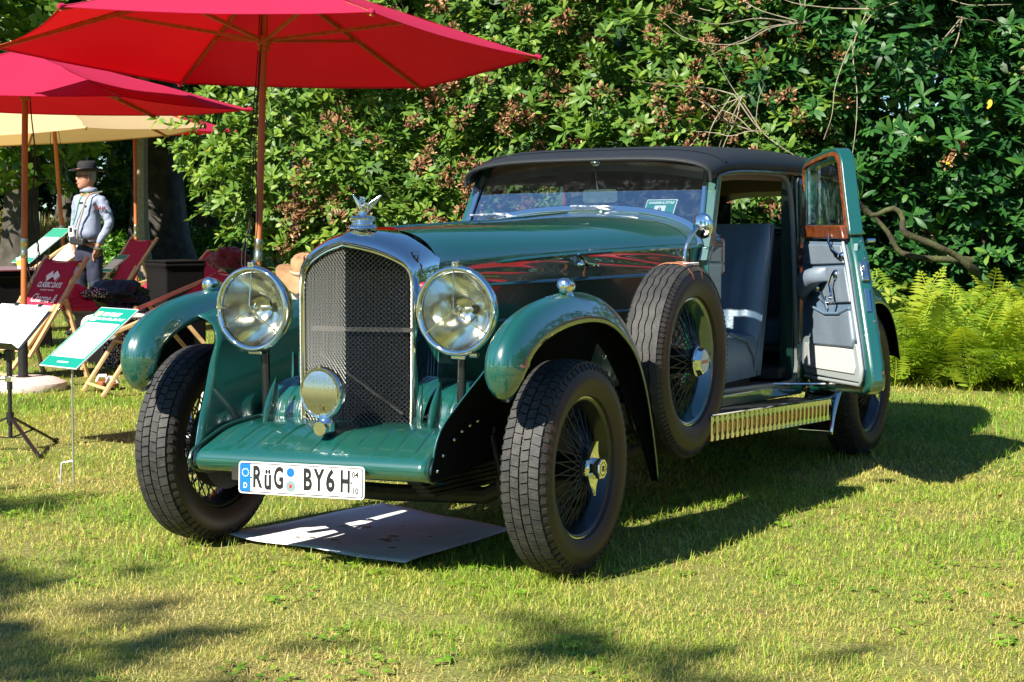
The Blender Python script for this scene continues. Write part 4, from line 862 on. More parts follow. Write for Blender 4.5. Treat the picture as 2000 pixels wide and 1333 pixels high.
cobj('bonnet', MB().loft([side_ring(-.10 + 1.70 * k / 40, 1.042, 0, .010) for k in range(41)]), 'green_paint', smooth=30)
cobj('scuttle', MB().loft([side_ring(1.606 + .30 * k / 12, 1.042) for k in range(13)]), 'green_paint', smooth=30)
for s in (1, -1):
    rows = [[Vector((s * (interp(TB, y)[0] - .012 + (.006 if z < .9 else 0)), y, z)) for z in (1.04, .98, .905, .895, .82, .70, .58)] for y in [-.10 + .062 * k for k in range(33)]]
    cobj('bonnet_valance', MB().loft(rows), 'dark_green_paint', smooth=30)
    b = MB(); b.tube([Vector((s * (interp(TB, y)[0] + .004), y, interp(TB, y)[1] + .004)) for y in [.26 + .056 * k for k in range(27)]], [.002] + [.0085] * 25 + [.004], 8); cobj('hinge_moulding', b, 'green_paint')
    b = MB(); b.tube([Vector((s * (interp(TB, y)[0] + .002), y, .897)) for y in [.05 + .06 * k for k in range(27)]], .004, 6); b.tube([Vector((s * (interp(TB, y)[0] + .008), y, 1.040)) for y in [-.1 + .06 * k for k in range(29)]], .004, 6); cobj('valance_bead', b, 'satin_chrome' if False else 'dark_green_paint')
    b = MB(); x = interp(TB, .80)[0]
    b.lathe([(0, .016), (.014, .014), (.02, .009), (.03, .008)], (s * x, .80, 1.105), (s, 0, 0), 14)
    b.tube([(s * (x + .028), .735, 1.150), (s * (x + .034), .80, 1.106), (s * (x + .030), .93, 1.098)], [.006, .010, .006], 8); cobj('bonnet_handle', b, 'chrome')
b = MB(); b.tube([Vector((0, y, interp(TB, y)[2] + .001)) for y in [-.02 + .054 * k for k in range(31)]], .0045, 8); cobj('bonnet_hinge', b, 'green_paint')
b = MB(); b.box((.15, 1.66, 1.322), (.012, .03, .014)); b.tube([(.15, 1.66, 1.33), (.24, 1.655, 1.326), (.33, 1.66, 1.317)], .004, 6); cobj('scuttle_catch', b, 'chrome')

# ---- windscreen
WY = lambda z: 1.770 + .55 * (z - 1.29)
def wz_bot(x):
    z = 1.3
    for _ in range(6): z = surf_z(x, WY(z))
    return z
xb = [-.617 + 1.234 * k / 40 for k in range(41)]
ws = hub('windscreen', car)
zt_ = lambda x: 1.548 - .052 * (x / .55) ** 2
rows = []
for k in range(31):
    u = -1 + 2 * k / 30; row = []
    for j in range(7):
        t = j / 6; x = u * lerp(.588, .556, t); z = lerp(wz_bot(x) + .012, zt_(x), t); row.append(Vector((x, WY(z), z)))
    rows.append(row)
cobj('windscreen_glass', MB().loft(rows), 'windscreen_glass', ws)
b = MB(); N_ = Vector((0, -.876, .482))
def strip(path, wd, th, nrm): 
    rr = []
    for i, p in enumerate(path):
        d = (path[min(i + 1, len(path) - 1)] - path[max(i - 1, 0)]).normalized(); sd = nrm.cross(d).normalized() * wd / 2; nn = nrm * th / 2
        rr.append([p - sd - nn, p + sd - nn, p + sd + nn, p - sd + nn])
    return rr
base = [Vector((x, WY(wz_bot(x)) - .010, wz_bot(x) + .010)) for x in xb]
b.loft(strip(base, .030, .022, N_), True, False, True); cobj('screen_base_frame', b, 'chrome', ws, bevel=.003)
for s in (1, -1):
    b = MB(); p = [Vector((s * .606, WY(1.225) - .008, 1.225)), Vector((s * .590, WY(1.36) - .008, 1.36)), Vector((s * .574, WY(1.50) - .008, 1.50))]
    b.loft(strip(p, .022, .020, N_), True, False, True); cobj('screen_side_frame', b, 'chrome', ws, bevel=.003)
    b = MB()
    sec = []
    for z, x in ((1.10, .652), (1.20, .650), (1.30, .640), (1.40, .630), (1.54, .616)):
        y = WY(z) + .002; sec.append([Vector((s * (x - .034), y, z)), Vector((s * (x + .004), y + .008, z)), Vector((s * (x + .012), y + .045, z)), Vector((s * (x - .004), y + .085, z)), Vector((s * (x - .04), y + .07, z))])
    b.loft(sec, True, False, True); cobj('screen_pillar', b, 'green_paint', ws, smooth=50)
hd = [Vector((x, WY(1.53) + .028, zt_(x) - .006)) for x in [-.56 + .028 * k for k in range(41)]]
b = MB(); b.loft(strip(hd, .052, .014, Vector((0, -1, 0))), True, False, True); cobj('screen_header', b, 'walnut_shaded', ws)
for (px, arm, bl) in (((.25, 1.768, 1.288), (.062, 1.790, 1.340), ((-.056, 1.790, 1.341), (.160, 1.788, 1.336))), ((-.278, 1.764, 1.285), (-.45, 1.774, 1.312), ((-.577, 1.772, 1.306), (-.369, 1.768, 1.310)))):
    h = hub('wiper', ws); b = MB(); b.lathe([(0, .012), (.014, .010), (.02, .006)], Vector(px) + Vector((0, .01, -.015)), (0, -.8, .6), 12); b.beam(Vector(px) + V(0, -.030, .012), Vector(arm) + V(0, -.036, .012), .009, .006, (0, -1, .5)); cobj('wiper_arm', b, 'satin_chrome', h)
    b = MB(); b.beam(Vector(bl[0]) + V(0, -.030, .010), Vector(bl[1]) + V(0, -.030, .010), .008, .009, (0, -1, .5)); cobj('wiper_blade', b, 'satin_chrome', h)
h = hub('interior_mirror', ws); b = MB(); b.tube([(.0, 1.92, 1.545), (.012, 1.90, 1.49), (.028, 1.885, 1.425)], .005, 8); b.lathe([(0, .03), (.006, .026), (.008, 0)], (0, 1.925, 1.553), (0, -.3, -1), 16); cobj('mirror_stem', b, 'satin_chrome', h)
b = MB(); b.prism(rrect(.176, .062, .014), 0, .014, lambda u, v, d: Vector((.042 + u, 1.878 + d, 1.398 + v))); cobj('mirror_shell', b, 'satin_chrome', h, smooth=False)

# ---- roof
TR = [(1.795, .628, 1.488, 1.572), (1.83, .634, 1.498, 1.588), (1.95, .645, 1.520, 1.616), (2.2, .652, 1.530, 1.636), (2.8, .654, 1.530, 1.645), (3.4, .648, 1.520, 1.632), (3.75, .625, 1.50, 1.612), (4.0, .585, 1.475, 1.582), (4.35, .505, 1.43, 1.53), (4.62, .445, 1.380, 1.465), (4.74, .42, 1.350, 1.425)]
def roof_ring(y, dz=0.0, dw=0.0):
    wr, ze, zc = interp(TR, y); r = [Vector((-wr + dw, y, ze - .030 + dz))]
    for k in range(41):
        th = PI - PI * k / 40; c = cos(th); r.append(Vector(((wr - dw) * (abs(c) ** .55) * (1 if c > 0 else -1), y + (.0 if y > 1.9 else -.035 * sin(th) * (1.9 - y) / .1), ze + (zc - ze) * sin(th) ** .85 + dz)))
    r.append(Vector((wr - dw, y, ze - .030 + dz))); return r
ys = [1.795, 1.81, 1.83, 1.87] + [1.95 + .09 * k for k in range(32)]
cobj('roof', MB().loft([roof_ring(y) for y in ys]), 'black_leather_roof', solid=.016, off=-1, smooth=50)
b = MB(); b.tube([p + V(0, -.004, -.006) for p in roof_ring(1.797)], .007, 8); cobj('visor_edge', b, 'black_leather_roof')
b = MB(); b.loft([[p + V(0, 0, .002) for p in roof_ring(1.93)][3:-3], [p + V(0, 0, .008) for p in roof_ring(1.955)][3:-3], [p + V(0, 0, .002) for p in roof_ring(1.98)][3:-3]]); cobj('roof_seam', b, 'black_leather_roof')
cobj('headlining', MB().loft([roof_ring(y, -.035, .03) for y in [1.95 + .12 * k for k in range(23)]]), 'headlining')
b = MB()
for s in (1, -1): b.tube([Vector((s * (interp(TR, y)[0] + .004), y, interp(TR, y)[1] - .026)) for y in [1.86 + .1 * k for k in range(28)]], .008, 8)
cobj('drip_rail', b, 'black_paint')

# ---- body sides, tail, sills, floor
for s in (1, -1):
    rows = []
    for k in range(22):
        y = 2.97 + (4.72 - 2.97) * k / 21; wr, ze, zc = interp(TR, y); tp = max(0, (y - 3.45) / 1.27) ** 1.5; rows.append([Vector((s * lerp(lerp(.665, .44, tp), wr - .006, max(0, (z - 1.15) / (ze - 1.15))), y, z)) for z in [lerp(.44, 1.15, q / 8) for q in range(9)] + [lerp(1.15, ze - .02, q / 5) for q in range(1, 6)]])
    cobj('rear_quarter_panel', MB().loft(rows), 'green_paint', solid=.03, off=-1 if s > 0 else 1)
rows = []
for k in range(15):
    t = k / 14; z = lerp(1.215, .48, t); y = 4.74 + .55 * sin(PI * .5 * min(1, t * 1.4)) - .1 * max(0, t - .7); rows.append([Vector((.445 * (abs(u) ** .9) * (1 if u > 0 else -1) * (1 - .05 * t), y - .35 * abs(u) ** 4 * min(1, t * 2), z)) for u in [-1 + .1 * q for q in range(21)]])
cobj('tail_panel', MB().loft(rows), 'green_paint', solid=.01)
for s in (1, -1): b = MB(); b.box((s * .395, 4.735, 1.29), (.09, .03, .17)); cobj('rear_window_surround', b, 'green_paint')
# sill and front door post on the near side, the whole closed side on the far side
b = MB(); b.hexa([(.58, 1.70, .425), (.69, 1.70, .425), (.69, 2.97, .385), (.58, 2.97, .385), (.58, 1.70, .485), (.69, 1.70, .485), (.69, 2.97, .445), (.58, 2.97, .445)]); cobj('door_sill', b, 'green_paint', bevel=.008)
b = MB(); b.loft([[Vector((x, y, z)) for x, y in ((.60, 1.70), (.655, 1.70), (.66, 1.86), (.60, 1.86))] for z in (.45, 1.16)], True, False, True); cobj('front_door_post', b, 'green_paint', bevel=.006)
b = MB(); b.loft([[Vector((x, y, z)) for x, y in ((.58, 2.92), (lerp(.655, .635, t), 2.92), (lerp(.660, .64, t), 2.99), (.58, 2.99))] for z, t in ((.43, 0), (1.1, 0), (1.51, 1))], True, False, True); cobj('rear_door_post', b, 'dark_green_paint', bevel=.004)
fd = hub('far_door', car)
b = MB(); b.loft([[Vector((-x, y, z)) for y in [1.86 + .1 * k for k in range(12)]] for z, x in ((.45, .662), (.8, .668), (1.1, .66), (1.19, .655))]); cobj('far_door_skin', b, 'green_paint', fd, solid=.04)
b = MB(); b.tube([(-.652, 1.88, 1.19), (-.638, 1.98, 1.48), (-.636, 2.2, 1.515), (-.636, 2.8, 1.515), (-.645, 2.96, 1.49), (-.655, 2.96, 1.19)], .018, 8); cobj('far_window_frame', b, 'walnut', fd)
b = MB(); b.add([(-.652, 1.90, 1.19), (-.652, 2.95, 1.19), (-.638, 2.95, 1.51), (-.638, 1.99, 1.51)], [(0, 1, 2, 3)]); cobj('far_window_glass', b, 'lamp_glass', fd)
b = MB(); b.box((0, 2.75, .44), (1.24, 2.1, .03)); cobj('floor_pan', b, 'carpet_blue')
b = MB(); b.box((0, 1.80, .74), (1.2, .03, .6)); cobj('bulkhead', b, 'dark_interior'); b = MB(); b.box((0, 3.75, .5), (1.24, 1.9, .05)); cobj('rear_floor', b, 'dark_interior')
b = MB(); b.box((0, 2.02, 1.11), (1.22, .05, .17)); cobj('dashboard', b, 'walnut', bevel=.012)
b = MB(); b.box((0, 1.905, 1.20), (1.20, .24, .02)); cobj('dash_top', b, 'dark_interior', bevel=.006)
h = hub('steering_wheel', car); c = Vector((-.36, 2.28, 1.17)); n_ = Vector((0, -.80, -.60))
b = MB(); x_ = Vector((1, 0, 0)); y_ = n_.cross(x_).normalized(); b.tube([c + (x_ * cos(2 * PI * k / 40) + y_ * sin(2 * PI * k / 40)) * .20 for k in range(40)], .011, 8, closed=True); cobj('steering_rim', b, 'black_paint', h)
b = MB()
for k in range(4): a = PI / 4 + k * PI / 2; b.beam(c, c + (x_ * cos(a) + y_ * sin(a)) * .2, .014, .006, n_)
b.tube([c, c + n_ * .55], .02, 10); b.lathe([(-.02, 0), (-.02, .04), (.02, .045)], c, n_, 16); cobj('steering_column', b, 'satin_chrome', h)
# door aperture seal, seen through the open door
b = MB(); ap = smooth_path([(.632, 1.95, 1.49), (.636, 2.2, 1.503), (.636, 2.65, 1.500), (.634, 2.82, 1.478), (.640, 2.885, 1.40), (.655, 2.912, 1.1), (.668, 2.928, .70), (.672, 2.925, .52), (.672, 2.88, .462), (.672, 2.78, .452), (.672, 2.2, .478), (.672, 1.78, .495)], 70); b.tube(ap, .013, 8); cobj('door_seal', b, 'seal_rubber')
# seats
def seat(s, wx):
    h = hub('front_seat', car); x0, x1 = s * .06, s * (.06 + wx); xm = (x0 + x1) / 2
    b = MB(); rows = []
    for k in range(13):
        t = k / 12; z = .50 + .755 * t; y = 2.600 + .245 * t; e = .03 * sin(PI * min(1, t * 1.02)) ** .5; th = .13 - .05 * t
        prf = []
        for q in range(21):
            u = -1 + 2 * q / 20; ed = max(0, (abs(u) - .8) / .2) ** 2
            pleat = .013 * abs(sin(PI * (u * .55 + .5) * 5)) ** .6 if abs(u) < .72 and .22 < t < .86 else 0.006
            prf.append(Vector((xm + u * wx / 2, y - e - pleat + .05 * ed * .6, z)))
        for q in range(21):
            u = 1 - 2 * q / 20; prf.append(Vector((xm + u * wx / 2, y + th - .03 * max(0, (abs(u) - .8) / .2) ** 2, z)))
        rows.append(prf)
    b.loft(rows, True, False, True); cobj('seat_back', b, 'blue_leather', h, smooth=45)
    b = MB(); rows = []
    for k in range(15):                                           # cushion, rounded up at the front corner
        t = k / 14; y = 2.08 + .56 * t; top = .675 + .055 * sin(PI * .5 * min(1, t * 3)) - .02 * t
        rows.append([Vector((xm + u * wx * .5, y, z)) for u, z in ((-1, .50), (-1, top - .05), (-.94, top - .012), (-.8, top), (-.4, top + .004), (0, top + .006), (.4, top + .004), (.8, top), (.94, top - .012), (1, top - .05), (1, .50))])
    b.loft(rows, False, False, False); n0 = len(rows[0]); b.add(rows[0], [tuple(range(n0))]); b.add(rows[-1], [tuple(range(n0))]); cobj('seat_cushion', b, 'blue_leather', h, smooth=45)
    b = MB(); xe = max(x0, x1) if s > 0 else min(x0, x1)
    b.tube([(xe + .004, 2.02, .66), (xe + .004, 2.22, .735), (xe + .004, 2.48, .68), (xe + .004, 2.58, .60), (xe + .004, 2.60, .545)], .006, 6); b.tube([(xe + .002, 2.60, .50), (xe + .002, 2.70, .80), (xe + .002, 2.855, 1.25)], .006, 6); cobj('seat_piping', b, 'grey_leather', h)
    b = MB(); b.box((xm, 2.36, .475), (wx * .9, .5, .05)); cobj('seat_runner', b, 'dark_interior', h)
seat(1, .50); seat(-1, .50)
h = hub('rear_seat', car); b = MB(); b.box((0, 3.55, .68), (1.16, .55, .16)); cobj('seat_cushion', b, 'blue_leather', h, bevel=.05, seg=4)
b = MB(); b.box((0, 4.0, .92), (1.16, .18, .56)); cobj('seat_back', b, 'blue_leather', h, bevel=.05, seg=4)

# ---- the open near door, hinged at its rear post
HG, UD, OD = Vector((.672, 2.955, 0)), Vector((.59, -.8074, 0)), Vector((.8074, .59, 0))
D3 = lambda s_, z, t: HG + UD * s_ + OD * t + V(0, 0, z)
dr = hub('open_door', car); dr['label'] = 'open near-side door with grey leather trim'
def dprism(name, polyl, t0, t1, m, bevel=0.0, par=None, smooth=True, seg=2): b = MB(); b.prism(polyl, t0, t1, D3); return cobj(name, b, m, par or dr, bevel=bevel, smooth=smooth, seg=seg)
low = [(0.01, 1.20), (.675, 1.20), (.75, 1.10), (.835, .93), (.925, .74), (.99, .60), (1.005, .53), (.985, .485), (.93, .462), (.70, .450), (.16, .435), (.10, .46), (.04, .55)]
dprism('door_shell', low, .012, .095, 'green_paint', bevel=.022, seg=3)
b = MB(); fr = smooth_path([(0, 0, 1.19), (-.005, 0, 1.40), (.0, 0, 1.52), (.05, 0, 1.545), (.25, 0, 1.572), (.44, 0, 1.588), (.50, 0, 1.578), (.535, 0, 1.545), (.575, 0, 1.44), (.625, 0, 1.31), (.675, 0, 1.19)], 46)
rr = []
for i, p in enumerate(fr):
    d = (fr[min(i + 1, 45)] - fr[max(i - 1, 0)]).normalized(); nn = Vector((-d.z, 0, d.x)) * .028; rr.append([D3(p.x - nn.x, p.z - nn.z, .020), D3(p.x + nn.x, p.z + nn.z, .014), D3(p.x + nn.x, p.z + nn.z, .085), D3(p.x - nn.x, p.z - nn.z, .078)])
b.loft(rr, True, False, True); cobj('window_frame', b, 'green_paint', dr, bevel=.006)
rr = []
for i, p in enumerate(fr):
    d = (fr[min(i + 1, 45)] - fr[max(i - 1, 0)]).normalized(); a = Vector((d.z, 0, -d.x)); rr.append([D3(p.x + a.x * q, p.z + a.z * q, t) for q, t in ((-.010, .012), (.008, .008), (.018, .022), (-.008, .022))])
b = MB(); b.loft(rr, True, False, True); cobj('window_trim', b, 'walnut', dr, smooth=50)
dprism('window_sill_cap', [(.085, 1.180), (.705, 1.180), (.665, 1.245), (.055, 1.245)], -.022, .014, 'walnut', .008)
b = MB(); b.add([D3(.02, 1.22, .05), D3(.65, 1.22, .05), D3(.54, 1.53, .05), D3(.45, 1.57, .05), D3(.02, 1.53, .05)], [(0, 1, 2, 3, 4)]); cobj('window_glass', b, 'windscreen_glass', dr)
for p0, p1, w_, t_ in ((D3(.60, 1.25, .022), D3(.495, 1.565, .022), .012, .012), (D3(.48, 1.262, .0), D3(.60, 1.262, .0), .016, .014), (D3(.075, 1.25, .022), D3(.055, 1.53, .022), .010, .012)):
    b = MB(); b.beam(p0, p1, w_, t_, OD); cobj('window_channel', b, 'satin_chrome', dr)
trim = [(.06, 1.165), (.665, 1.165), (.735, 1.05), (.82, .87), (.905, .70), (.955, .585), (.955, .555), (.93, .520), (.14, .500), (.075, .56)]
dprism('trim_panel', trim, -.004, .016, 'blue_leather', .006)
dprism('top_roll', [(.14, 1.150), (.655, 1.150), (.70, 1.065), (.15, 1.045)], -.016, -.003, 'grey_leather', .008, seg=3)
dprism('upper_pad', [(.27, 1.035), (.715, 1.050), (.80, .885), (.42, .865), (.30, .90)], -.018, -.003, 'grey_leather', .010, seg=3)
pk = [(.29, .84), (.50, .815), (.70, .825), (.825, .855), (.885, .715), (.865, .675), (.31, .655), (.28, .70)]
dprism('map_pocket', pk, -.032, -.003, 'grey_leather', .012, seg=3)
b = MB(); b.tube([D3(.29, .845, -.03), D3(.50, .820, -.034), D3(.70, .830, -.034), D3(.83, .862, -.03)], .007, 8); cobj('pocket_piping', b, 'blue_leather', dr)
dprism('kick_panel', [(.115, .690), (.895, .695), (.950, .585), (.935, .520), (.15, .505), (.105, .56)], -.016, -.003, 'pale_leather', .005)
dprism('kick_carpet', [(.155, .660), (.855, .668), (.900, .585), (.885, .555), (.18, .538), (.15, .57)], -.022, -.014, 'carpet_white', .004)
b = MB(); b.tube([D3(.672, 1.165, -.008), D3(.742, 1.05, -.008), D3(.827, .87, -.008), D3(.912, .70, -.008), D3(.962, .585, -.008), D3(.955, .535, -.008), D3(.93, .508, -.008), D3(.14, .488, -.008)], .008, 8); cobj('trim_piping', b, 'pale_leather', dr)
ar = MB(); sec = []
for k in range(10):
    t = k / 9; s_ = lerp(.17, .49, t); w_ = .085 * math.sqrt(max(.05, 1 - (2 * t - 1) ** 4)); hh = lerp(.145, .070, t); zc = lerp(.960, 1.010, t) - .03 * (1 - t) ** 2; sec.append([D3(s_, zc + hh * .5 * sin(a), -.015 - w_ * .5 * (1 - cos(a))) for a in (2 * PI * q / 14 for q in range(14))])
ar.loft(sec, True, False, True); cobj('armrest', ar, 'grey_leather', dr, smooth=60)
b = MB(); b.tube([D3(.36, .95, -.03), D3(.42, .91, -.02), D3(.47, .84, -.012)], .009, 8); b.lathe([(0, .02), (.012, .016)], D3(.38, .94, -.03), -OD, 12); cobj('armrest_bracket', b, 'satin_chrome', dr)
b = MB(); b.lathe([(0, .026), (.012, .022), (.02, .012)], D3(.61, 1.01, -.016), -OD, 16); b.tube([D3(.61, 1.01, -.035), D3(.585, .965, -.04), D3(.625, .90, -.042)], [.010, .008, .008], 8); b.tube([D3(.625, .90, -.042), D3(.625, .90, -.075)], .010, 10); cobj('window_winder', b, 'chrome', dr)
b = MB(); b.lathe([(0, .024), (.012, .02), (.022, .012)], D3(.69, 1.10, -.006), -OD, 16); b.tube([D3(.69, 1.10, -.03), D3(.60, 1.125, -.036), D3(.54, 1.165, -.034), D3(.525, 1.20, -.03)], [.010, .008, .007, .005], 8); cobj('inner_handle', b, 'chrome', dr)
# latch edge pieces, on the free edge of the door
def edge_at(z):
    for (a, za), (c_, zb) in zip(low[1:6], low[2:7]):
        if zb <= z <= za: return lerp(a, c_, (za - z) / (za - zb))
    return .68
b = MB(); s_ = edge_at(1.03); b.beam(D3(s_ - .012, 1.075, .052), D3(edge_at(.99) + .016, .985, .052), .034, .02, UD); b.box(D3(edge_at(1.04) + .014, 1.03, .052), (.02, .025, .05)); cobj('door_lock', b, 'satin_chrome', dr, bevel=.003)
b = MB(); b.beam(D3(edge_at(.93) + .002, .95, .052), D3(edge_at(.84) + .004, .845, .052), .022, .004, UD); cobj('maker_tag', b, 'polished_aluminium', dr)
b = MB(); b.box(D3(edge_at(1.14) + .004, 1.14, .04), (.02, .02, .035)); cobj('door_buffer', b, 'seal_pale', dr, bevel=.003)
b = MB()
for z in (1.40, 1.30): b.lathe([(0, .007), (.004, .005), (.005, 0)], D3(.675 - (z - 1.19) * .47 + .03, z, .05), UD, 10)
for z in (1.17, 1.09, .80): b.lathe([(0, .007), (.004, .005), (.005, 0)], D3(edge_at(z) + .002, z, .07), UD, 10)
tag(cobj('edge_screws', b, 'satin_chrome', dr), kind='stuff')
b = MB(); b.tube([D3(.72, 1.17, .095), D3(.72, 1.17, .13)], .012, 10); b.tube([D3(.72, 1.172, .128), D3(.60, 1.165, .138)], .009, 8); cobj('outer_handle', b, 'chrome', dr)
for z in (.60, 1.08): b = MB(); b.box(D3(.02, z, .01), (.05, .05, .10)); cobj('door_hinge', b, 'satin_chrome', dr, bevel=.006)
b = MB(); b.tube([V(.66, 2.55, .468), D3(.42, .470, .02)], .006, 6); cobj('check_rod', b, 'satin_chrome', dr)

# ---- running board with polished louvred valance
RZ = lambda y: .462 - .046 * (y - 1.3)
rb = hub('running_board', car)
b = MB(); b.hexa([(.62, 1.16, RZ(1.16) - .05), (.865, 1.16, RZ(1.16) - .05), (.865, 2.90, RZ(2.9) - .05), (.62, 2.90, RZ(2.9) - .05), (.62, 1.16, RZ(1.16) - .02), (.865, 1.16, RZ(1.16) - .02), (.865, 2.90, RZ(2.9) - .02), (.62, 2.90, RZ(2.9) - .02)]); cobj('board_deck', b, 'black_paint', rb, bevel=.004)
for k in range(11):
    b = MB(); x = .655 + .0205 * k; b.beam((x, 1.30, RZ(1.30) - .018), (x, 2.86, RZ(2.86) - .018), .013, .009); cobj('tread_strip', b, 'matting_black', rb, smooth=False)
b = MB(); n = 27; y0, y1 = 1.18, 2.87; HT = .108
for k in range(n):
    ya, yb = lerp(y0, y1, k / n), lerp(y0, y1, (k + 1) / n); yc = (ya + yb) / 2; hw = (yb - ya) * .36; zt, zb_ = RZ(yc) - .014 - .020, RZ(yc) - .014 - HT + .018
    q = lambda y, z: (.872 + .006 * sin(PI * (RZ(y) - .014 - z) / HT), y, z)
    T = lambda y: RZ(y) - .014; Bm = lambda y: RZ(y) - .014 - HT
    b.add([q(ya, Bm(ya)), q(yc, Bm(yc)), q(yc, zb_), q(yc - hw, zb_ + .016), q(yc - hw, zt - .016), q(yc, zt), q(yc, T(yc)), q(ya, T(ya))], [tuple(range(8))])
    b.add([q(yb, Bm(yb)), q(yb, T(yb)), q(yc, T(yc)), q(yc, zt), q(yc + hw, zt - .016), q(yc + hw, zb_ + .016), q(yc, zb_), q(yc, Bm(yc))], [tuple(range(8))])
cobj('louvred_valance', b, 'polished_aluminium', rb, smooth=20)
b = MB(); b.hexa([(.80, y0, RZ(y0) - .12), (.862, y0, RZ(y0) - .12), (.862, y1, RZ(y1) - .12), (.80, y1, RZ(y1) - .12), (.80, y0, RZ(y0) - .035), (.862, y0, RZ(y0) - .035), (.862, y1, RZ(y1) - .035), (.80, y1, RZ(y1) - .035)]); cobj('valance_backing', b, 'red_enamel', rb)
b = MB(); b.tube([(.874, y0, RZ(y0) - .012), (.874, y1, RZ(y1) - .012)], .006, 8); cobj('board_edge', b, 'polished_aluminium', rb)
rows = []
for k in range(12):
    t = k / 11; y = 2.90 + .20 * t; rows.append([Vector((x, y + .02 * sin(PI * q / 8), z)) for q, (x, z) in enumerate([(lerp(.87, .70, q / 8), lerp(RZ(2.9) - .01 + .06 * t, .20 + .14 * t ** 2, 1) * 0 + lerp(.40 + .10 * t, .20 + .05 * t, 0) - .0) for q in range(9)])])
b = MB(); rows = []
for k in range(10):
    t = k / 9; z = lerp(.395, .185, t); rows.append([Vector((lerp(.68, .872, q / 8), lerp(2.90 + .13 * (1 - t) ** 1.5 + .03, 2.89 + .16 * (1 - t) ** 1.6, q / 8) + .02 * t, z)) for q in range(9)])
b.loft(rows); cobj('stone_deflector', b, 'polished_aluminium', rb, solid=.005)
# mirror post on the spare, with two leather straps
h = hub('wing_mirror', car)
b = MB(); b.tube(smooth_path([(.778, 1.10, 1.115), (.778, 1.105, 1.16), (.785, 1.135, 1.22), (.80, 1.185, 1.262)], 12), .0085, 10); b.lathe([(0, .012), (.03, .014)], (.80, 1.185, 1.262), (.1, .45, .05), 12); obj('mirror_stem', b, 'satin_chrome', h)
b = MB(); b.lathe([(-.010, 0), (-.009, .02), (.0, .046), (.008, .055), (.014, .055), (.014, 0)], (.806, 1.215, 1.270), (.35, .9, .05), 32); obj('mirror_disc', b, 'chrome', h, smooth=50)
b = MB(); b.prism(rrect(.10, .16, .012), 0, .012, lambda u, v, d: Vector((.777 + u, 1.07 + v, 1.1125 + d - 1.1 * v * v))); obj('mirror_plate', b, 'white_paint', h, bevel=.003)
for dy in (-.055, .06):
    a = dy / .405; rr = []
    for k in range(19):
        q = math.radians(-25 + 230 * k / 18); hx, hz = .089 * cos(q), .078 * sin(q); e = 3.0
        x = .777 + .091 * (abs(cos(q)) ** .8) * (1 if cos(q) > 0 else -1); r_ = .333 + .0 + (.0795) * (abs(sin(q)) ** .8) * (1 if sin(q) > 0 else -1)
        rr.append((x, a, r_))
    sp = Vector((.777, 1.02, .712)); b = MB(); L = []
    for x, aa, r_ in rr:
        aa2 = aa * (1.0 if r_ > .33 else .6); L.append([sp + V(x - .777, sin(aa2 + da) * r_, cos(aa2 + da) * r_) for da in (-.025, .025)])
    b.loft(L); obj('leather_strap', b, 'tan_leather', h, solid=.004)
b = MB(); b.tube([(.70, 1.02, .712), (.60, 1.02, .712)], .05, 14); obj('spare_mount', b, 'dark_green_paint', car)
# ================================================================ PARASOLS, CHAIRS, STANDS, PEOPLE
def fabric(name, c, tc, tw, rough=.85):
    return mat(name, c, rough, spec=.2, bump=.05, bscale=400, transl=(tc, tw))
fabric('red_canopy', (.60, .028, .095), (.42, .002, .003), .42)
fabric('beige_canopy', (.64, .48, .27), (.66, .42, .15), .42)
fabric('burgundy_sling', (.42, .022, .06), (.5, .02, .04), .15)
fabric('white_sling', (.72, .69, .60), (.7, .66, .5), .2)
woodmat('parasol_wood', (.30, .085, .02), (.42, .15, .04), 2.0, .45, axis=2)
woodmat('beech', (.44, .26, .11), (.58, .38, .19), 2.0, .55, axis=1)
mat('brass_sleeve', (.62, .55, .38), .25, metal=1)
mat('cord', (.015, .013, .012), .8)
mat('concrete_pink', (.52, .42, .38), .9, var=(.60, .50, .45), vscale=20, bump=.3, bscale=90)
mat('stand_black', (.012, .012, .013), .4)
mat('paper', (.80, .80, .78), .7)
mat('sign_green', (.004, .22, .155), .4)
mat('white_print', (.80, .80, .78), .6)
mat('yellow_print', (.75, .60, .25), .6)
mat('steel_rod', (.50, .51, .52), .35, metal=.6)
mat('black_cloth', (.005, .004, .004), .9, spec=.15, var=(.008, .006, .006), vscale=5)
mat('red_jacket', (.62, .015, .06), .6, bump=.3, bscale=30)
mat('black_jacket', (.014, .014, .015), .55, bump=.5, bscale=24)
mat('maroon_cloth', (.10, .004, .012), .9, sheen=.3, bump=.4, bscale=30)
mat('skin', (.47, .22, .14), .5, var=(.42, .17, .10), vscale=14)
mat('hat_black', (.010, .010, .011), .85); mat('hat_band', (.30, .10, .06), .7); mat('hat_tan', (.34, .21, .10), .8, var=(.27, .16, .075), vscale=20)
mat('blue_shirt', (.23, .26, .35), .8, bump=.35, bscale=16); mat('navy_trousers', (.014, .017, .040), .8, bump=.3, bscale=14)
mat('grey_shirt', (.22, .24, .23), .85, bump=.4, bscale=16); mat('cream_trousers', (.60, .54, .42), .85, bump=.3, bscale=14)
mat('white_hair', (.62, .56, .48), .9, bump=.6, bscale=60); mat('grey_hair', (.30, .28, .26), .9, bump=.6, bscale=60)
mat('eye_dark', (.02, .015, .012), .3); mat('strap_tan', (.32, .27, .20), .8); mat('lanyard_green', (.03, .22, .08), .7); mat('yellow_card', (.75, .62, .06), .6); mat('lips', (.42, .16, .12), .5)
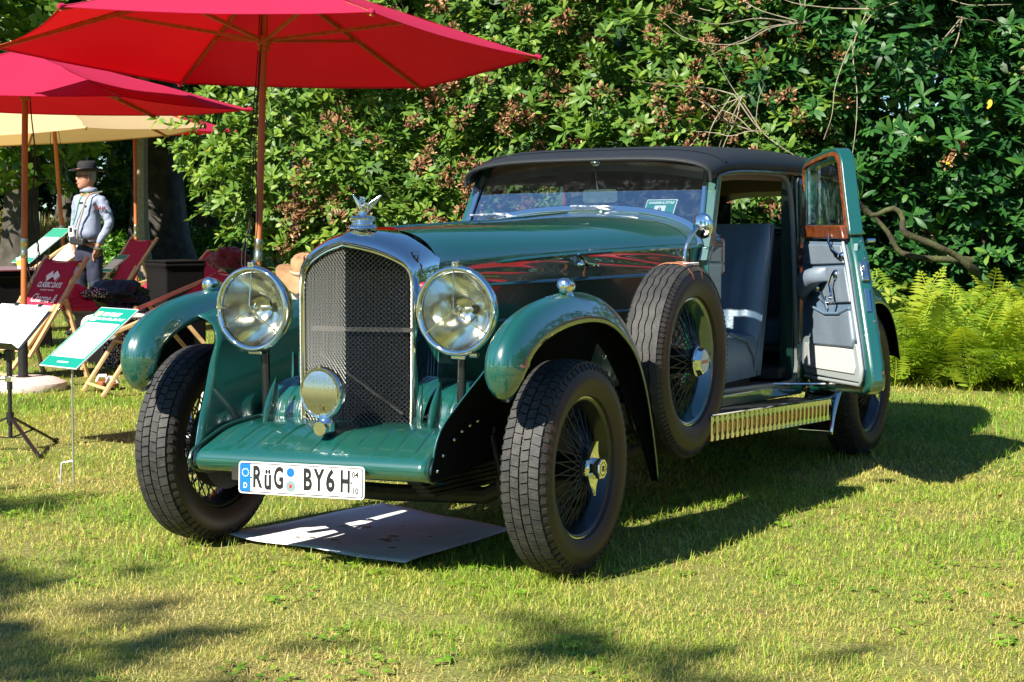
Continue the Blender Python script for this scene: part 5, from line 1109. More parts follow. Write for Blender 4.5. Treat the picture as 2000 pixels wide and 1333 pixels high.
m = mat('patterned_cloth', (.02, .02, .02), .85); n = m.node_tree; tcn = n.nodes.new('ShaderNodeTexCoord'); vo = n.nodes.new('ShaderNodeTexVoronoi'); vo.inputs['Scale'].default_value = 38; vo.feature = 'DISTANCE_TO_EDGE'; n.links.new(tcn.outputs['Object'], vo.inputs[0]); rr_ = n.nodes.new('ShaderNodeValToRGB'); rr_.color_ramp.interpolation = 'CONSTANT'; rr_.color_ramp.elements[0].color = (.015, .015, .015, 1); rr_.color_ramp.elements[1].position = .17; rr_.color_ramp.elements[1].color = (.68, .68, .64, 1); n.links.new(vo.outputs['Distance'], rr_.inputs[0]); n.links.new(rr_.outputs[0], n.nodes['Principled BSDF'].inputs['Base Color'])

def parasol(label, base, axis, phi, R, zh, ze, za, cloth, group, joint=1.02, cords=True):
    axis = Vector(axis).normalized(); q = Vector((0, 0, 1)).rotation_difference(axis) @ Euler((0, 0, phi)).to_quaternion()
    root = thing('parasol', label, 'parasol', (base[0], base[1], 0), group=group, rot=q.to_euler())
    b = MB(); b.tube([(0, 0, .02), (0, 0, joint)], .0225, 14); obj('lower_pole', b, 'parasol_wood', root)
    b = MB(); b.tube([(0, 0, joint + .13), (0, 0, za + .03)], .0225, 14); obj('upper_pole', b, 'parasol_wood', root)
    b = MB(); b.lathe([(0, .0), (0, .0265), (.004, .0275), (.046, .0275), (.05, .026), (.09, .026), (.094, .0275), (.136, .0275), (.14, .026), (.14, 0)], (0, 0, joint - .005), (0, 0, 1), 20); obj('joint_sleeve', b, 'brass_sleeve', root)
    b = MB(); b.lathe([(-.06, .024), (-.06, .036), (-.045, .040), (-.03, .036), (-.022, .046), (.0, .048), (.03, .046), (.03, .024)], (0, 0, zh), (0, 0, 1), 20); obj('runner', b, 'parasol_wood', root)
    b = MB(); b.lathe([(-.07, .024), (-.07, .045), (-.01, .05), (.01, .03), (.05, .02), (.07, .028), (.09, .018), (.10, 0)], (0, 0, za), (0, 0, 1), 20); obj('crown_hub', b, 'parasol_wood', root)
    for k in range(6):
        a = k * PI / 3; d = Vector((cos(a), sin(a), 0)); tip = d * R + V(0, 0, ze); top = d * .04 + V(0, 0, za - .025)
        b = MB(); b.beam(top - V(0, 0, .012), tip - V(0, 0, .012), .018, .026); obj('rib', b, 'parasol_wood', root, smooth=False)
        b = MB(); b.beam(d * .045 + V(0, 0, zh + .01), top.lerp(tip, .52) - V(0, 0, .03), .017, .022); obj('strut', b, 'parasol_wood', root, smooth=False)
        a2 = a + PI / 3; tip2 = Vector((cos(a2) * R, sin(a2) * R, ze)); apex = V(0, 0, za + .01); N_ = 10; rows = []
        for i in range(N_ + 1):
            t = i / N_; p, p2 = apex.lerp(tip, t), apex.lerp(tip2, t); row = []
            for j in range(N_ + 1):
                u = j / N_; c = p.lerp(p2, u); s_ = 4 * u * (1 - u); c = c - V(0, 0, .035 * s_ * t * (1 - .5 * t)) - (d + Vector((cos(a2), sin(a2), 0))).normalized() * .045 * s_ * t ** 6; row.append(c + V(0, 0, .010 * noise.noise(c * 4.0 + V(k * 3.1, base[0], 0)) * min(1, 4 * t * (1 - t) + .2)))
            rows.append(row)
        cp = obj('canopy_panel', MB().loft(rows), cloth, root, smooth=60)
        hm = MB(); hm.loft([[p + V(0, 0, -.003) for p in rows[-1]], [p.lerp(q_, .16) + V(0, 0, -.003) for p, q_ in zip(rows[-1], rows[-2])]]); obj('hem', hm, cloth, cp)
        hm = MB(); hm.loft([[r_[0] + V(0, 0, .004) for r_ in rows], [r_[0].lerp(r_[1], .07 if i_ else .0) + V(0, 0, .004) for i_, r_ in enumerate(rows)]]); obj('seam', hm, cloth, cp)
        b = MB(); b.lathe([(-.03, .016), (.0, .017), (.012, .012), (.014, 0)], tip, (cos(a), sin(a), -.3), 10); obj('rib_pocket', b, cloth, root)
    if cords:
        rg = random.Random(int(base[0] * 100)); b = MB()
        for k in range(3): a = rg.uniform(0, 6.28); pts = [Vector((.035 * cos(a), .035 * sin(a), zh + .2)), Vector((.04 * cos(a), .04 * sin(a), zh - .1)), Vector((.075 * cos(a), .075 * sin(a), 1.7)), Vector((.06 * cos(a + .3), .06 * sin(a + .3), 1.25)), Vector((.11 * cos(a + .2), .11 * sin(a + .2), 1.0)), Vector((.05 * cos(a), .05 * sin(a), .86 - .05 * k)), Vector((.02 * cos(a), .02 * sin(a), .95))]; b.tube(smooth_path(pts, 26), .0035, 5)
        tag(obj('cords', b, 'cord', root), kind='stuff')
    return root
pg = 'wooden-pole parasols'
parasol('big red parasol on a wooden pole behind the left headlight', (-3.175, 3.70), (-.014, .080, 1), .42, 1.76, 2.40, 2.33, 2.86, 'red_canopy', pg, 1.0)
parasol('red parasol at the left edge, its pole by the burgundy deck chair', (-5.70, 4.43), (.018, .012, 1), .57, 1.62, 2.16, 2.08, 2.46, 'red_canopy', pg, .97)
parasol('beige parasol behind the man in the hat', (-10.14, 10.28), (-.055, -.03, 1), .36, 1.70, 2.34, 2.09, 2.75, 'beige_canopy', pg, .98)
parasol('red parasol hidden behind the beige one, its pole left of the thick trunk', (-11.27, 12.93), (0, 0, 1), .5, 1.3, 2.34, 2.26, 2.60, 'red_canopy', pg, .95, False)
for lb, p in (('round pinkish concrete parasol base by the music stand', (-5.70, 4.43)), ('round concrete parasol base hidden behind the left headlight', (-3.175, 3.70))):
    t = thing('concrete_parasol_stand', lb, 'base', (p[0], p[1], 0), group='concrete parasol bases'); b = MB(); b.lathe([(0, .31), (.035, .315), (.055, .305), (.085, .24), (.092, .20), (.092, 0)], (0, 0, 0), (0, 0, 1), 48); obj('concrete_disc', b, 'concrete_pink', t); b = MB(); b.lathe([(.09, .055), (.10, .055), (.10, .036), (.44, .036), (.44, .028)], (0, 0, 0), (0, 0, 1), 24); obj('pole_socket', b, 'stand_black', t)

# ---- deck chairs (sitter faces -y before turning)
def deck_chair(label, loc, rz, top, front, piv, ff, rf, cloth, group='deck chairs on the lawn', w_=.56, text=False, roll=False, slack=.12):
    t = thing('deck_chair', label, 'deck chair', (loc[0], loc[1], 0), rz, group); hw = w_ / 2
    T, F_, P_ = Vector((0, *top)), Vector((0, *front)), None; P_ = F_.lerp(T, piv)
    for s in (-1, 1):
        x = V(s * hw, 0, 0); d = (T - F_).normalized(); b = MB(); b.beam(F_ + x - d * .05, T + x + d * .06, .026, .048, (1, 0, 0)); obj('main_rail', b, 'beech', t, bevel=.004)
        x2 = V(s * (hw - .030), 0, 0); b = MB(); b.beam(P_ + x2 + V(0, .01, .03), Vector((0, *ff)) + x2, .024, .045, (1, 0, 0)); obj('front_leg', b, 'beech', t, bevel=.004)
        x3 = V(s * (hw + .028), 0, 0); b = MB(); b.beam(F_.lerp(T, piv + .12) + x3, Vector((0, *rf)) + x3, .024, .045, (1, 0, 0)); obj('rear_leg', b, 'beech', t, bevel=.004)
        b = MB(); b.lathe([(-.035, .008), (-.03, .011), (.03, .011), (.035, .008)], P_ + x, (1, 0, 0), 12); obj('pivot_bolt', b, 'satin_chrome', t)
    for nm, p, a in (('top_bar', T - (T - F_).normalized() * .01, w_ + .02), ('front_bar', F_, w_ + .02), ('foot_bar', Vector((0, *ff)).lerp(P_, .10), w_ - .05), ('leg_bar', Vector((0, *ff)).lerp(P_, .62), w_ - .05), ('rear_bar', Vector((0, *rf)).lerp(F_.lerp(T, piv), .12), w_ + .06)):
        b = MB(); b.beam(p - V(a / 2, 0, 0), p + V(a / 2, 0, 0), .040, .022, (0, .3, 1)); obj(nm, b, 'beech', t, bevel=.003)
    rows = []; N = 22; sw = w_ - .075
    def sp(v):
        p = T.lerp(F_, v); return p + V(0, -.02, .016) - V(0, -.25, .97) * slack * math.sin(PI * v ** 1.35) 
    path = [T + V(0, .03, -.02), T + V(0, .02, .022)] + [sp(i / N) for i in range(N + 1)]
    if roll: path += [F_ + V(0, -.05, .0), F_ + V(0, -.03, -.06)]
    for p in path: rows.append([p + V(sw * (u - .5), 0, 0) - V(0, 0, .012 * (1 - (2 * u - 1) ** 2)) for u in [j / 8 for j in range(9)]])
    sl = obj('sling', MB().loft(rows), cloth, t, solid=.003, smooth=60)
    if text:
        k0 = 2 + int(.18 * N); a, c = sp(.06), sp(.62); up = (a - c).normalized(); mid = a
        def word(s_, size, dv, sx=1.0, sh=0.0, off=0.0, x=0.0, nm='sling_lettering'):
            v = dv; p = sp(v) - V(0, 0, .012); u_ = (sp(v - .04) - sp(v + .04)).normalized(); nrm = V(1, 0, 0).cross(u_); me = text_mesh(nm, s_, size, 'white_print', .0004, off, sh, sx); put(nm, me, frame_matrix(p + nrm * .010 + V(x, 0, 0), (1, 0, 0), u_), sl)
        word('CLASSIC DAYS', .062, .235, .82, .22, .0022); word('SCHLOSS DYCK · TRADITION', .014, .395, 1, .0, .0004) if False else word('ROLLENDE · TRADITION', .017, .283, 1, 0, .0004)
        word('Charme &', .105, .365, .78, .42, .0006); word('Style', .105, .475, .78, .42, .0006)
        for s in (-1, 1):                                          # crossed chequered flags
            p = sp(.145) - V(0, 0, .012); u_ = (sp(.11) - sp(.18)).normalized(); nrm = V(1, 0, 0).cross(u_); M_ = frame_matrix(p + nrm * .011, (1, 0, 0), u_); b = MB(); ca, sa = cos(.6 * s), sin(.6 * s)
            fn = lambda u, v, d: M_ @ Vector((s * .042 + (u * ca + v * sa), (-u * sa * 1 + v * ca), d))
            b.prism([(-.045, -.03), (.03, -.03), (.035, .03), (-.04, .03)], 0, .0006, fn)
            obj('flag_print', b, 'white_print', sl, smooth=False)
            b = MB(); b.prism([(-.052, -.065), (-.048, -.065), (-.044, .03), (-.048, .03)] if s < 0 else [(.044, .03), (.048, .03), (.052, -.065), (.048, -.065)], 0, .0006, fn); obj('flag_staff', b, 'white_print', sl, smooth=False)
    return t
deck_chair('burgundy deck chair lettered CLASSIC DAYS Charme & Style, behind the music stand', (-6.32, 5.22), -.29, (.32, .89), (-.16, .22), .48, (-.40, 0), (.32, 0), 'burgundy_sling', text=True, slack=.06)
deck_chair('deck chair with white seat roll and burgundy top behind the left front wing', (-4.78, 4.72), -.62, (.62, .83), (-.30, .47), .30, (-.42, 0), (.62, 0), 'burgundy_sling', roll=True, slack=.10)
deck_chair('far burgundy deck chair at the right hip of the man', (-10.75, 12.05), -.35, (.24, .90), (-.26, .26), .5, (-.42, 0), (.36, 0), 'burgundy_sling')
deck_chair('far red deck chair peeking over the black cube table', (-9.65, 12.1), -.3, (.26, .76), (-.34, .22), .5, (-.45, 0), (.4, 0), 'burgundy_sling')
deck_chair('far red deck chair between the red pole and the black cube table', (-9.0, 10.0), -.5, (.40, .56), (-.55, .30), .5, (-.5, 0), (.5, 0), 'burgundy_sling')
deck_chair('far pale deck chair left of the man in the hat', (-9.9, 9.55), -.4, (.5, .93), (-.5, .33), .5, (-.5, 0), (.5, 0), 'white_sling')
deck_chair('deck chair holding the seated person behind the radiator', (-2.42, 3.12), -.30, (.55, .80), (-.45, .36), .5, (-.5, 0), (.5, 0), 'white_sling')
# white roll on the front bar of the second chair
t = thing('rolled_blanket', 'white rolled blanket on the front bar of the deck chair by the left wing', 'blanket', (-4.98, 4.42, .50), -.62); b = MB()
b.tube(smooth_path([(-.24, 0, -.02), (0, -.01, .0), (.24, 0, -.02)], 12), .075, 16); obj('roll', b, 'white_sling', t); b = MB(); b.loft([[V(x, .05 - .02 * sin(x * 9), .07), V(x, .30, .06), V(x, .40, .02)] for x in (-.23, -.1, .05, .2)]); obj('blanket_tail', b, 'white_sling', t, solid=.02)

# ---- information board on its steel stake
def board(name, label, P, a, bt, w_, h_, big=True, group='event information boards'):
    ca, sa, cb, sb = cos(a), sin(a), cos(bt), sin(bt); M_ = Matrix(((ca, -sa * cb, sa * sb, P[0]), (sa, ca * cb, -ca * sb, P[1]), (0, sb, cb, P[2]), (0, 0, 0, 1))); t = thing(name, label, 'sign', (P[0], P[1], 0), group=group); L_ = lambda u, v, d: M_ @ Vector((u, v, d)) - Vector((P[0], P[1], 0))
    def piece(nm, poly, d0, d1, m): b = MB(); b.prism(poly, d0, d1, L_); return obj(nm, b, m, t, smooth=False)
    R_ = lambda x0, y0, x1, y1: [(x0, y0), (x1, y0), (x1, y1), (x0, y1)]
    piece('backing', R_(-w_ / 2, -h_ / 2, w_ / 2, h_ / 2), -.006, 0, 'white_paint'); g_ = piece('green_print', R_(-w_ / 2 + .003, -h_ / 2 + .003, w_ / 2 - .003, h_ / 2 - .003), 0, .0006, 'sign_green'); piece('text_sheet', R_(-w_ * .435, -h_ * .34, w_ * .435, h_ * .235), .0006, .0014, 'paper')
    T4 = Matrix.Translation((-P[0], -P[1], 0)) @ M_
    if big:
        put('board_lettering', text_mesh('board_lettering', 'BENTLEY', .036, 'white_print', .0003, .0012), T4 @ Matrix.Translation((-.005, h_ * .385, .0007)), t); put('board_lettering', text_mesh('board_lettering', '6½ l Speed Six „Blue Train“', .0235, 'white_print', .0003, .0007, sx=.82), T4 @ Matrix.Translation((.025, h_ * .31, .0007)), t)
        piece('crest_print', R_(-.138, h_ * .355, -.092, h_ * .425), .0006, .0012, 'yellow_print'); piece('number_field', rrect_at(-.115, h_ * .30, .052, .030, .01), .0006, .0012, 'white_print'); put('board_lettering', text_mesh('board_lettering', 'CLASSIC DAYS', .014, 'white_print', .0003, .0005, .2), T4 @ Matrix.Translation((.0, -h_ * .42, .0007)), t)
    b = MB(); e = L_(.07 if big else 0, -h_ * .42, -.012); e2 = L_(.07 if big else 0, h_ * .3, -.012); foot = Vector((-2.304 - P[0], .892 - P[1], 0)) if big else Vector((0, 0, 0)); b.tube([foot, foot.lerp(e, .2), foot.lerp(e, .98), e, e2], .0048, 8)
    if big: b.tube([foot + V(.0, .0, .115), foot + V(-.05, -.026, .105), foot + V(-.056, -.029, .0)], .0048, 8)
    obj('stake', b, 'steel_rod', t); return t
def rrect_at(cx, cy, w_, h_, r): return [(cx + x, cy + y) for x, y in rrect(w_, h_, r, 3)]
board('information_board', 'green and white information board on a thin steel stake beside the left front wheel', (-2.186, .878, .720), -.30, .638, .313, .442)
board('information_board', 'far green and white board leaning left of the beige parasol pole', (-9.55, 9.15, .92), -.30, .60, .34, .62, False)
board('information_board', 'far green and white board low behind the man in the hat', (-10.40, 11.40, .66), -.30, .60, .22, .34, False)
# ---- music stand with two sheets held by binder clips
g0 = (-3.41, 1.70); t = thing('music_stand', 'black folding music stand with tripod feet at the left edge', 'music stand', (*g0, 0)); a, bt = -.17, .725
ca, sa, cb, sb = cos(a), sin(a), cos(bt), sin(bt); MS = Matrix(((ca, -sa * cb, sa * sb, -3.405), (sa, ca * cb, -ca * sb, 1.70), (0, sb, cb, .690), (0, 0, 0, 1))); off_ = Vector((*g0, 0)); LS = lambda u, v, d: MS @ Vector((u, v, d)); LSo = lambda u, v, d: LS(u, v, d) - off_
b = MB(); b.prism([(-.235, -.165), (.235, -.165), (.235, .13), (-.235, .13)], -.006, -.003, LSo); b.prism([(-.235, -.168), (.235, -.168), (.215, -.168), (-.215, -.168)][:4], -.006, -.003, LSo) if False else None; obj('desk_plate', b, 'stand_black', t, smooth=False)
b = MB(); b.prism([(-.235, -.006), (.235, -.006), (.205, .042), (-.205, .042)], -.168, -.165, lambda u, v, d: LSo(u, d, v)); obj('desk_lip', b, 'stand_black', t, smooth=False)
b = MB(); b.tube([LSo(0, -.02, -.012), (0, 0, .55)], .014, 10); b.tube([(0, 0, .56), (0, 0, .34)], .016, 12); obj('upper_tube', b, 'stand_black', t)
b = MB(); b.tube([(0, 0, .40), (0, 0, .075)], .0115, 12); obj('lower_tube', b, 'stand_black', t)
b = MB(); b.box((0, 0, .40), (.042, .036, .032)); b.lathe([(0, .008), (.03, .008), (.032, .015), (.045, .015)], (-.02, -.01, .40), (-1, -.3, 0), 12); obj('height_clamp', b, 'satin_chrome', t, bevel=.003)
b = MB(); b.lathe([(0, .012), (.03, .012), (.032, .020), (.05, .020)], (-.01, -.01, .525), (-1, -.3, 0), 12); b.box((0, 0, .53), (.05, .04, .06)); obj('tilt_knob', b, 'stand_black', t, bevel=.004)
b = MB(); b.lathe([(0, .02), (.06, .022)], (0, 0, .155), (0, 0, 1), 12); obj('leg_collar', b, 'stand_black', t)
for an in (-.35, 1.75, 3.85):
    an += -.12; d = Vector((cos(an), sin(an), 0)); b = MB(); b.beam(d * .02 + V(0, 0, .185), d * .40 + V(0, 0, .012), .020, .010); obj('tripod_leg', b, 'stand_black', t); b = MB(); b.beam(d * .015 + V(0, 0, .075), d * .20 + V(0, 0, .10), .014, .006); obj('leg_brace', b, 'stand_black', t)
    b = MB(); b.lathe([(0, .012), (.03, .014), (.034, 0)], d * .385 + V(0, 0, .016), d, 10); obj('rubber_foot', b, 'stand_black', t)
for s, lb in ((-1, 'left sheet of paper on the music stand'), (1, 'right sheet of paper on the music stand')):
    rows = [[LS(s * .1085 + (u - .5) * .212, -.164 + v * .328, .001 + .004 * sin(u * 3 + s) * (1 - v) + .003 * v * v) for u in [i / 6 for i in range(7)]] for v in [j / 10 for j in range(11)]]
    o = tag(obj('paper_sheet', MB().loft(rows), 'paper', None, solid=.0008), lb, 'paper', 'sheets on the music stand')
    if s < 0:
        b = MB()
        for k in range(7): x0 = -.16 + .014 * k; b.prism([(x0, .035), (x0 + .009, .035), (x0 + .009, .042), (x0, .042)], .006, .0064, LS)
        tag(obj('pencil_marks', b, 'seal_pale', o, smooth=False), kind='stuff')
for x, lb in ((-.075, 'left binder clip on the sheets'), (.12, 'right binder clip on the sheets')):
    c = thing('binder_clip', lb, 'clip', LS(x, .162, 0), group='binder clips'); b = MB(); Lc = lambda u, v, d: LS(x + u, .162 + v, d) - LS(x, .162, 0)
    b.prism([(-.016, -.012), (.016, -.012), (.012, .010), (-.012, .010)], -.008, .010, Lc); obj('clip_body', b, 'stand_black', c, smooth=False); b = MB(); b.tube([Lc(-.010, .008, .008), Lc(-.004, .035, .012), Lc(.004, .035, .012), Lc(.010, .008, .008)], .0018, 6); obj('clip_wire', b, 'satin_chrome', c)

# ---- tables, jackets and odds and ends on the left
def soft_box(name, label, cat, loc, rz, d, taper, m, top_lip=.02):
    t = thing(name, label, cat, (loc[0], loc[1], 0), rz); x, y, h = d; b = MB(); sec = []
    for z, k in ((0, 1.0), (h * .5, .965), (h - .09, .94), (h - .06, .96), (h - .03, 1.02), (h, 1.0)): sec.append([Vector((sx * x / 2 * k * taper, sy * y / 2 * k * taper, z)) for sx, sy in ((1, 1), (-1, 1), (-1, -1), (1, -1))])
    b.loft(sec, True, False, True); obj('table_cover', b, m, t, bevel=.02, seg=3, smooth=False); b = MB(); b.box((0, 0, h + .008), (x * 1.02, y * 1.02, .018)); obj('table_top', b, m, t, bevel=.006); return t
soft_box('cube_table', 'black cloth-covered cube table between the red pole and the hedge', 'table', (-6.96, 7.96), -.45, (.42, .42, .82), 1, 'black_cloth')
soft_box('low_table', 'low black table under the jackets behind the information board', 'table', (-6.35, 6.55), -.45, (1.1, .62, .46), 1, 'black_cloth')
soft_box('side_table', 'black table with a red cloth edge at the left edge', 'table', (-8.7, 7.6), -.45, (.9, .6, .70), 1, 'black_cloth')
b = MB(); b.box((-8.7, 7.6, .735), (.94, .64, .016), Matrix.Rotation(-.45, 3, 'Z')); tag(obj('red_tablecloth', b, 'maroon_cloth', None, bevel=.005), 'flat dark red cloth lying on the black table at the left edge', 'cloth')
t = thing('paper_cup', 'yellow and white cup on the black table at the left edge', 'cup', (-8.42, 7.55, .744)); b = MB(); b.lathe([(0, 0), (0, .040), (.10, .055), (.104, .055), (.10, .05)], (0, 0, 0), (0, 0, 1), 20); obj('cup_body', b, 'white_paint', t); b = MB(); b.lathe([(.03, .0455), (.08, .0525)], (0, 0, 0), (0, 0, 1), 20); obj('cup_band', b, 'yellow_card', t)
def heap(name, label, cat, loc, r, m, seed, rz=0.0, parts=()):
    root = thing(name, label, cat, loc, rz); b = MB(); rg = Vector((seed * 1.7, seed * .9, seed * 2.3)); rows = []
    for i in range(37):
        th = PI * i / 36; row = []
        for j in range(64):
            ph = 2 * PI * j / 64; d = Vector((sin(th) * cos(ph), sin(th) * sin(ph), cos(th))); f = .85 + .40 * noise.noise(d * 1.5 + rg) + .22 * (1 - 2.2 * abs(noise.noise(d * 2.6 + rg))) * .5 + .07 * (1 - 2.5 * abs(noise.noise(Vector((d.x * 3, d.y * 6, d.z * 4)) + rg))); p = Vector((d.x * r[0], d.y * r[1], d.z * r[2])) * f; p.z = max(p.z, -r[2] * .45); row.append(p)
        rows.append(row)
    b.loft(rows, True); obj('folded_cloth', b, m, root, smooth=70); return root
heap('black_jacket', 'black jacket heaped on the low table behind the information board', 'jacket', (-6.25, 6.25, .56), (.34, .24, .16), 'black_jacket', 3, -.4)
heap('red_jacket', 'red jacket with black panel lying beside the black jacket', 'jacket', (-6.42, 5.90, .58), (.13, .12, .11), 'red_jacket', 5)
heap('red_jacket', 'bright red sleeve folded under the red jacket', 'jacket', (-6.30, 5.80, .52), (.15, .06, .06), 'red_jacket', 6, .5)
heap('printed_scarf', 'black and white printed scarf on top of the jackets', 'scarf', (-6.24, 5.92, .62), (.12, .08, .05), 'patterned_cloth', 8, .3)
t = thing('printed_throw', 'black and white printed throw hanging from the low table behind the information board', 'throw', (-5.86, 6.03, 0), -.4); b = MB(); b.loft([[Vector((-.32 + .64 * i / 24, -.03 * sin(i * .9) - .10 - .02 * k, z)) for i in range(25)] for k, z in enumerate((.52, .50, .40, .28, .15, .04))]); obj('throw_cloth', b, 'patterned_cloth', t, solid=.01, smooth=70)
heap('maroon_jumper', 'maroon jumper slung over the deck chair left of the left headlight', 'jumper', (-4.72, 5.62, .92), (.20, .12, .12), 'maroon_cloth', 9, -.3)
for s, lb in ((0, 'left brown sandal with white straps on the grass'), (1, 'right brown sandal with white straps on the grass')):
    c = thing('sandal', lb, 'sandal', (-5.32 + .17 * s, 4.86 - .10 * s, 0), -.9, 'pair of sandals'); b = MB(); b.prism([(.13 * cos(a) * (1 if cos(a) > 0 else .95), .045 * sin(a) * (1.1 if cos(a) > 0 else .8)) for a in (2 * PI * k / 20 for k in range(20))], .02, .05, lambda u, v, d: Vector((u, v, d))); obj('sole', b, 'tan_leather', c, bevel=.006)
    for x in (.05, -.03): b = MB(); b.tube([(x, -.042, .045), (x + .01, -.025, .085), (x + .01, .025, .085), (x, .042, .045)], .010, 8); obj('strap', b, 'white_paint', c)

# ---- people
def skinned(name, joints, edges, m, parent, levels=2, root_i=0):
    me = bpy.data.meshes.new(name); me.from_pydata([j[0] for j in joints], edges, []); me.materials.append(MATS[m]); o = link(name, me, parent)
    q = o.modifiers.new('skin', 'SKIN'); q.use_smooth_shade = True; q.branch_smoothing = .6
    sk = me.skin_vertices[0]
    for i, j in enumerate(joints): r = j[1]; sk.data[i].radius = r if isinstance(r, tuple) else (r, r); sk.data[i].use_root = (i == root_i)
    q = o.modifiers.new('sub', 'SUBSURF'); q.levels = levels; q.render_levels = levels
    if name in ('shirt', 'trousers'):
        q = o.modifiers.new('sub2', 'SUBSURF'); q.levels = 1; q.render_levels = 1
        tx = bpy.data.textures.get('folds') or bpy.data.textures.new('folds', 'CLOUDS'); tx.noise_scale = .10; tx.noise_depth = 2; tx.noise_type = 'HARD_NOISE'
        q = o.modifiers.new('folds', 'DISPLACE'); q.texture = tx; q.strength = .024; q.mid_level = .40
    return o
def head(parent, c, yaw, tilt, hatm, bandm, hairm, glasses=False, beard=False, brim=.145, crown_h=.12, brim_droop=0.0, hat_pitch=0.0):
    """c: centre of the head; face towards -y before turning"""
    h = hub('head', parent); h.location = c; h.rotation_euler = (tilt, 0, yaw); rows = []
    for i in range(25):                                            # skull and face by rings, chin to crown
        t = i / 24; z = lerp(-.122, .118, t); row = []
        w0, f0, b0 = interp([(0, .030, .078, .010), (.08, .046, .092, .050), (.2, .060, .094, .072), (.35, .070, .093, .086), (.5, .075, .094, .096), (.65, .077, .096, .100), (.8, .073, .088, .096), (.92, .054, .062, .070), (1, .012, .015, .015)], t)
        for j in range(32):
            a = 2 * PI * j / 32; x = w0 * sin(a); y = (-f0 if cos(a) > 0 else b0) * abs(cos(a)); y = y if cos(a) <= 0 else -f0 * cos(a) ** .9
            fr_ = max(0, cos(a)) ** 8
            if .42 < t < .60: y += .010 * max(0, 1 - abs(t - .52) / .07) * (math.exp(-((abs(x) - .032) / .014) ** 2)) * (cos(a) > 0)     # eye sockets
            if .26 < t < .34: y -= .006 * fr_
            row.append(Vector((x, y, z)))
        rows.append(row)
    obj('face', MB().loft(rows, True, False, True), 'skin', h, smooth=70, sub=1)
    b = MB(); sec = [[Vector((x * w_, y, z)) for x, y in ((-1, y0 + .012), (-.5, y0 - d * .6), (0, y0 - d), (.5, y0 - d * .6), (1, y0 + .012))] for z, w_, d, y0 in ((.020, .009, .006, -.092), (.0, .011, .016, -.092), (-.018, .014, .026, -.092), (-.030, .018, .026, -.090), (-.040, .014, .010, -.090))]
    b.loft(sec); obj('nose', b, 'skin', h, smooth=70, sub=1)
    for s in (-1, 1):
        b = MB(); b.lathe([(0, .030), (.006, .034), (.012, .026), (.008, .012)], (s * .074, .012, -.008), (s, .25, 0), 14); obj('ear', b, 'skin', h, smooth=70)
        b = MB(); b.lathe([(0, .0125), (.006, .010), (.010, 0)], (s * .031, -.080, .008), (0, -1, 0), 12); obj('eye', b, 'eye_dark', h)
        b = MB(); b.tube([(s * .014, -.094, .026), (s * .032, -.095, .032), (s * .052, -.084, .026)], [.004, .005, .003], 6); obj('eyebrow', b, hairm, h)
    b = MB(); b.tube([(-.026, -.090, -.066), (-.012, -.099, -.063), (0, -.101, -.065), (.012, -.099, -.063), (.026, -.090, -.066)], [.002, .0055, .006, .0055, .002], 6); obj('mouth', b, 'lips', h)
    b = MB(); rows = []
    for i in range(9):
        t = i / 8; z = lerp(-.045, .075, t); rows.append([Vector((.0765 * sin(a), .100 * (1 - .1 * (1 - t)) * -cos(a), z)) for a in [PI * .47 + (PI * 1.06) * j / 18 for j in range(19)]])
    b.loft(rows); obj('hair', b, hairm, h, solid=.006, smooth=70)
    if glasses:
        b = MB()
        for s in (-1, 1): b.tube([Vector((s * .033 + .024 * cos(a), -.102 + .012 * abs(s * .033 + .024 * cos(a)) / .05, .006 + .019 * sin(a))) for a in (2 * PI * k / 18 for k in range(18))], .0028, 6, closed=True); b.tube([(s * .056, -.092, .010), (s * .082, -.03, .012), (s * .084, .02, .006)], .0025, 6)
        b.tube([(-.010, -.104, .010), (.010, -.104, .010)], .0028, 6); tag(obj('glasses', b, 'eye_dark', h), kind='stuff')
    if beard:
        b = MB(); rows = []
        for i in range(9):
            t = i / 8; z = lerp(-.165, -.045, t); rows.append([Vector(((.055 + .028 * t) * sin(a), -(.075 + .03 * sin(PI * t)) * cos(a) - .012, z + .02 * abs(sin(a)) ** 2)) for a in [-PI * .55 + PI * 1.1 * j / 20 for j in range(21)]])
        b.loft(rows); obj('beard', b, hairm, h, solid=.02, smooth=70)
    hh = hub('hat', h); hh.location = (0, .006, .056); hh.rotation_euler = (hat_pitch, 0, 0)
    b = MB(); rows = []
    for r_, z in ((.088, .0), (brim * .8, -.004), (brim, .004), (brim, .010), (brim * .8, .003), (.090, .008)): rows.append([Vector((r_ * .93 * sin(a), r_ * 1.08 * -cos(a), z + (.016 * abs(sin(a)) ** 2 - brim_droop * (1 - abs(sin(a)))) * max(0, (r_ - .09) / .06))) for a in (2 * PI * k / 40 for k in range(40))])
    b.loft(rows, True); obj('hat_brim', b, hatm, hh, smooth=70)
    b = MB(); rows = []
    for z, k in ((0, 1.0), (.04, .98), (.08, .94), (crown_h - .015, .86), (crown_h, .70), (crown_h - .006, .45), (crown_h - .018, .1)): rows.append([Vector((.086 * k * sin(a) * (1 - .10 * max(0, z / crown_h) * max(0, cos(a))), .104 * k * -cos(a), z - .010 * max(0, (z / crown_h - .8)) * cos(a))) for a in (2 * PI * j / 36 for j in range(36))])
    b.loft(rows, True, False, True); obj('hat_crown', b, hatm, hh, smooth=70)
    b = MB(); rows = [[Vector((.0885 * sin(a), .1065 * -cos(a), z)) for a in (2 * PI * j / 36 for j in range(36))] for z in (.004, .028)]; b.loft(rows, True); obj('hat_band', b, bandm, hh, solid=.002)
    return h
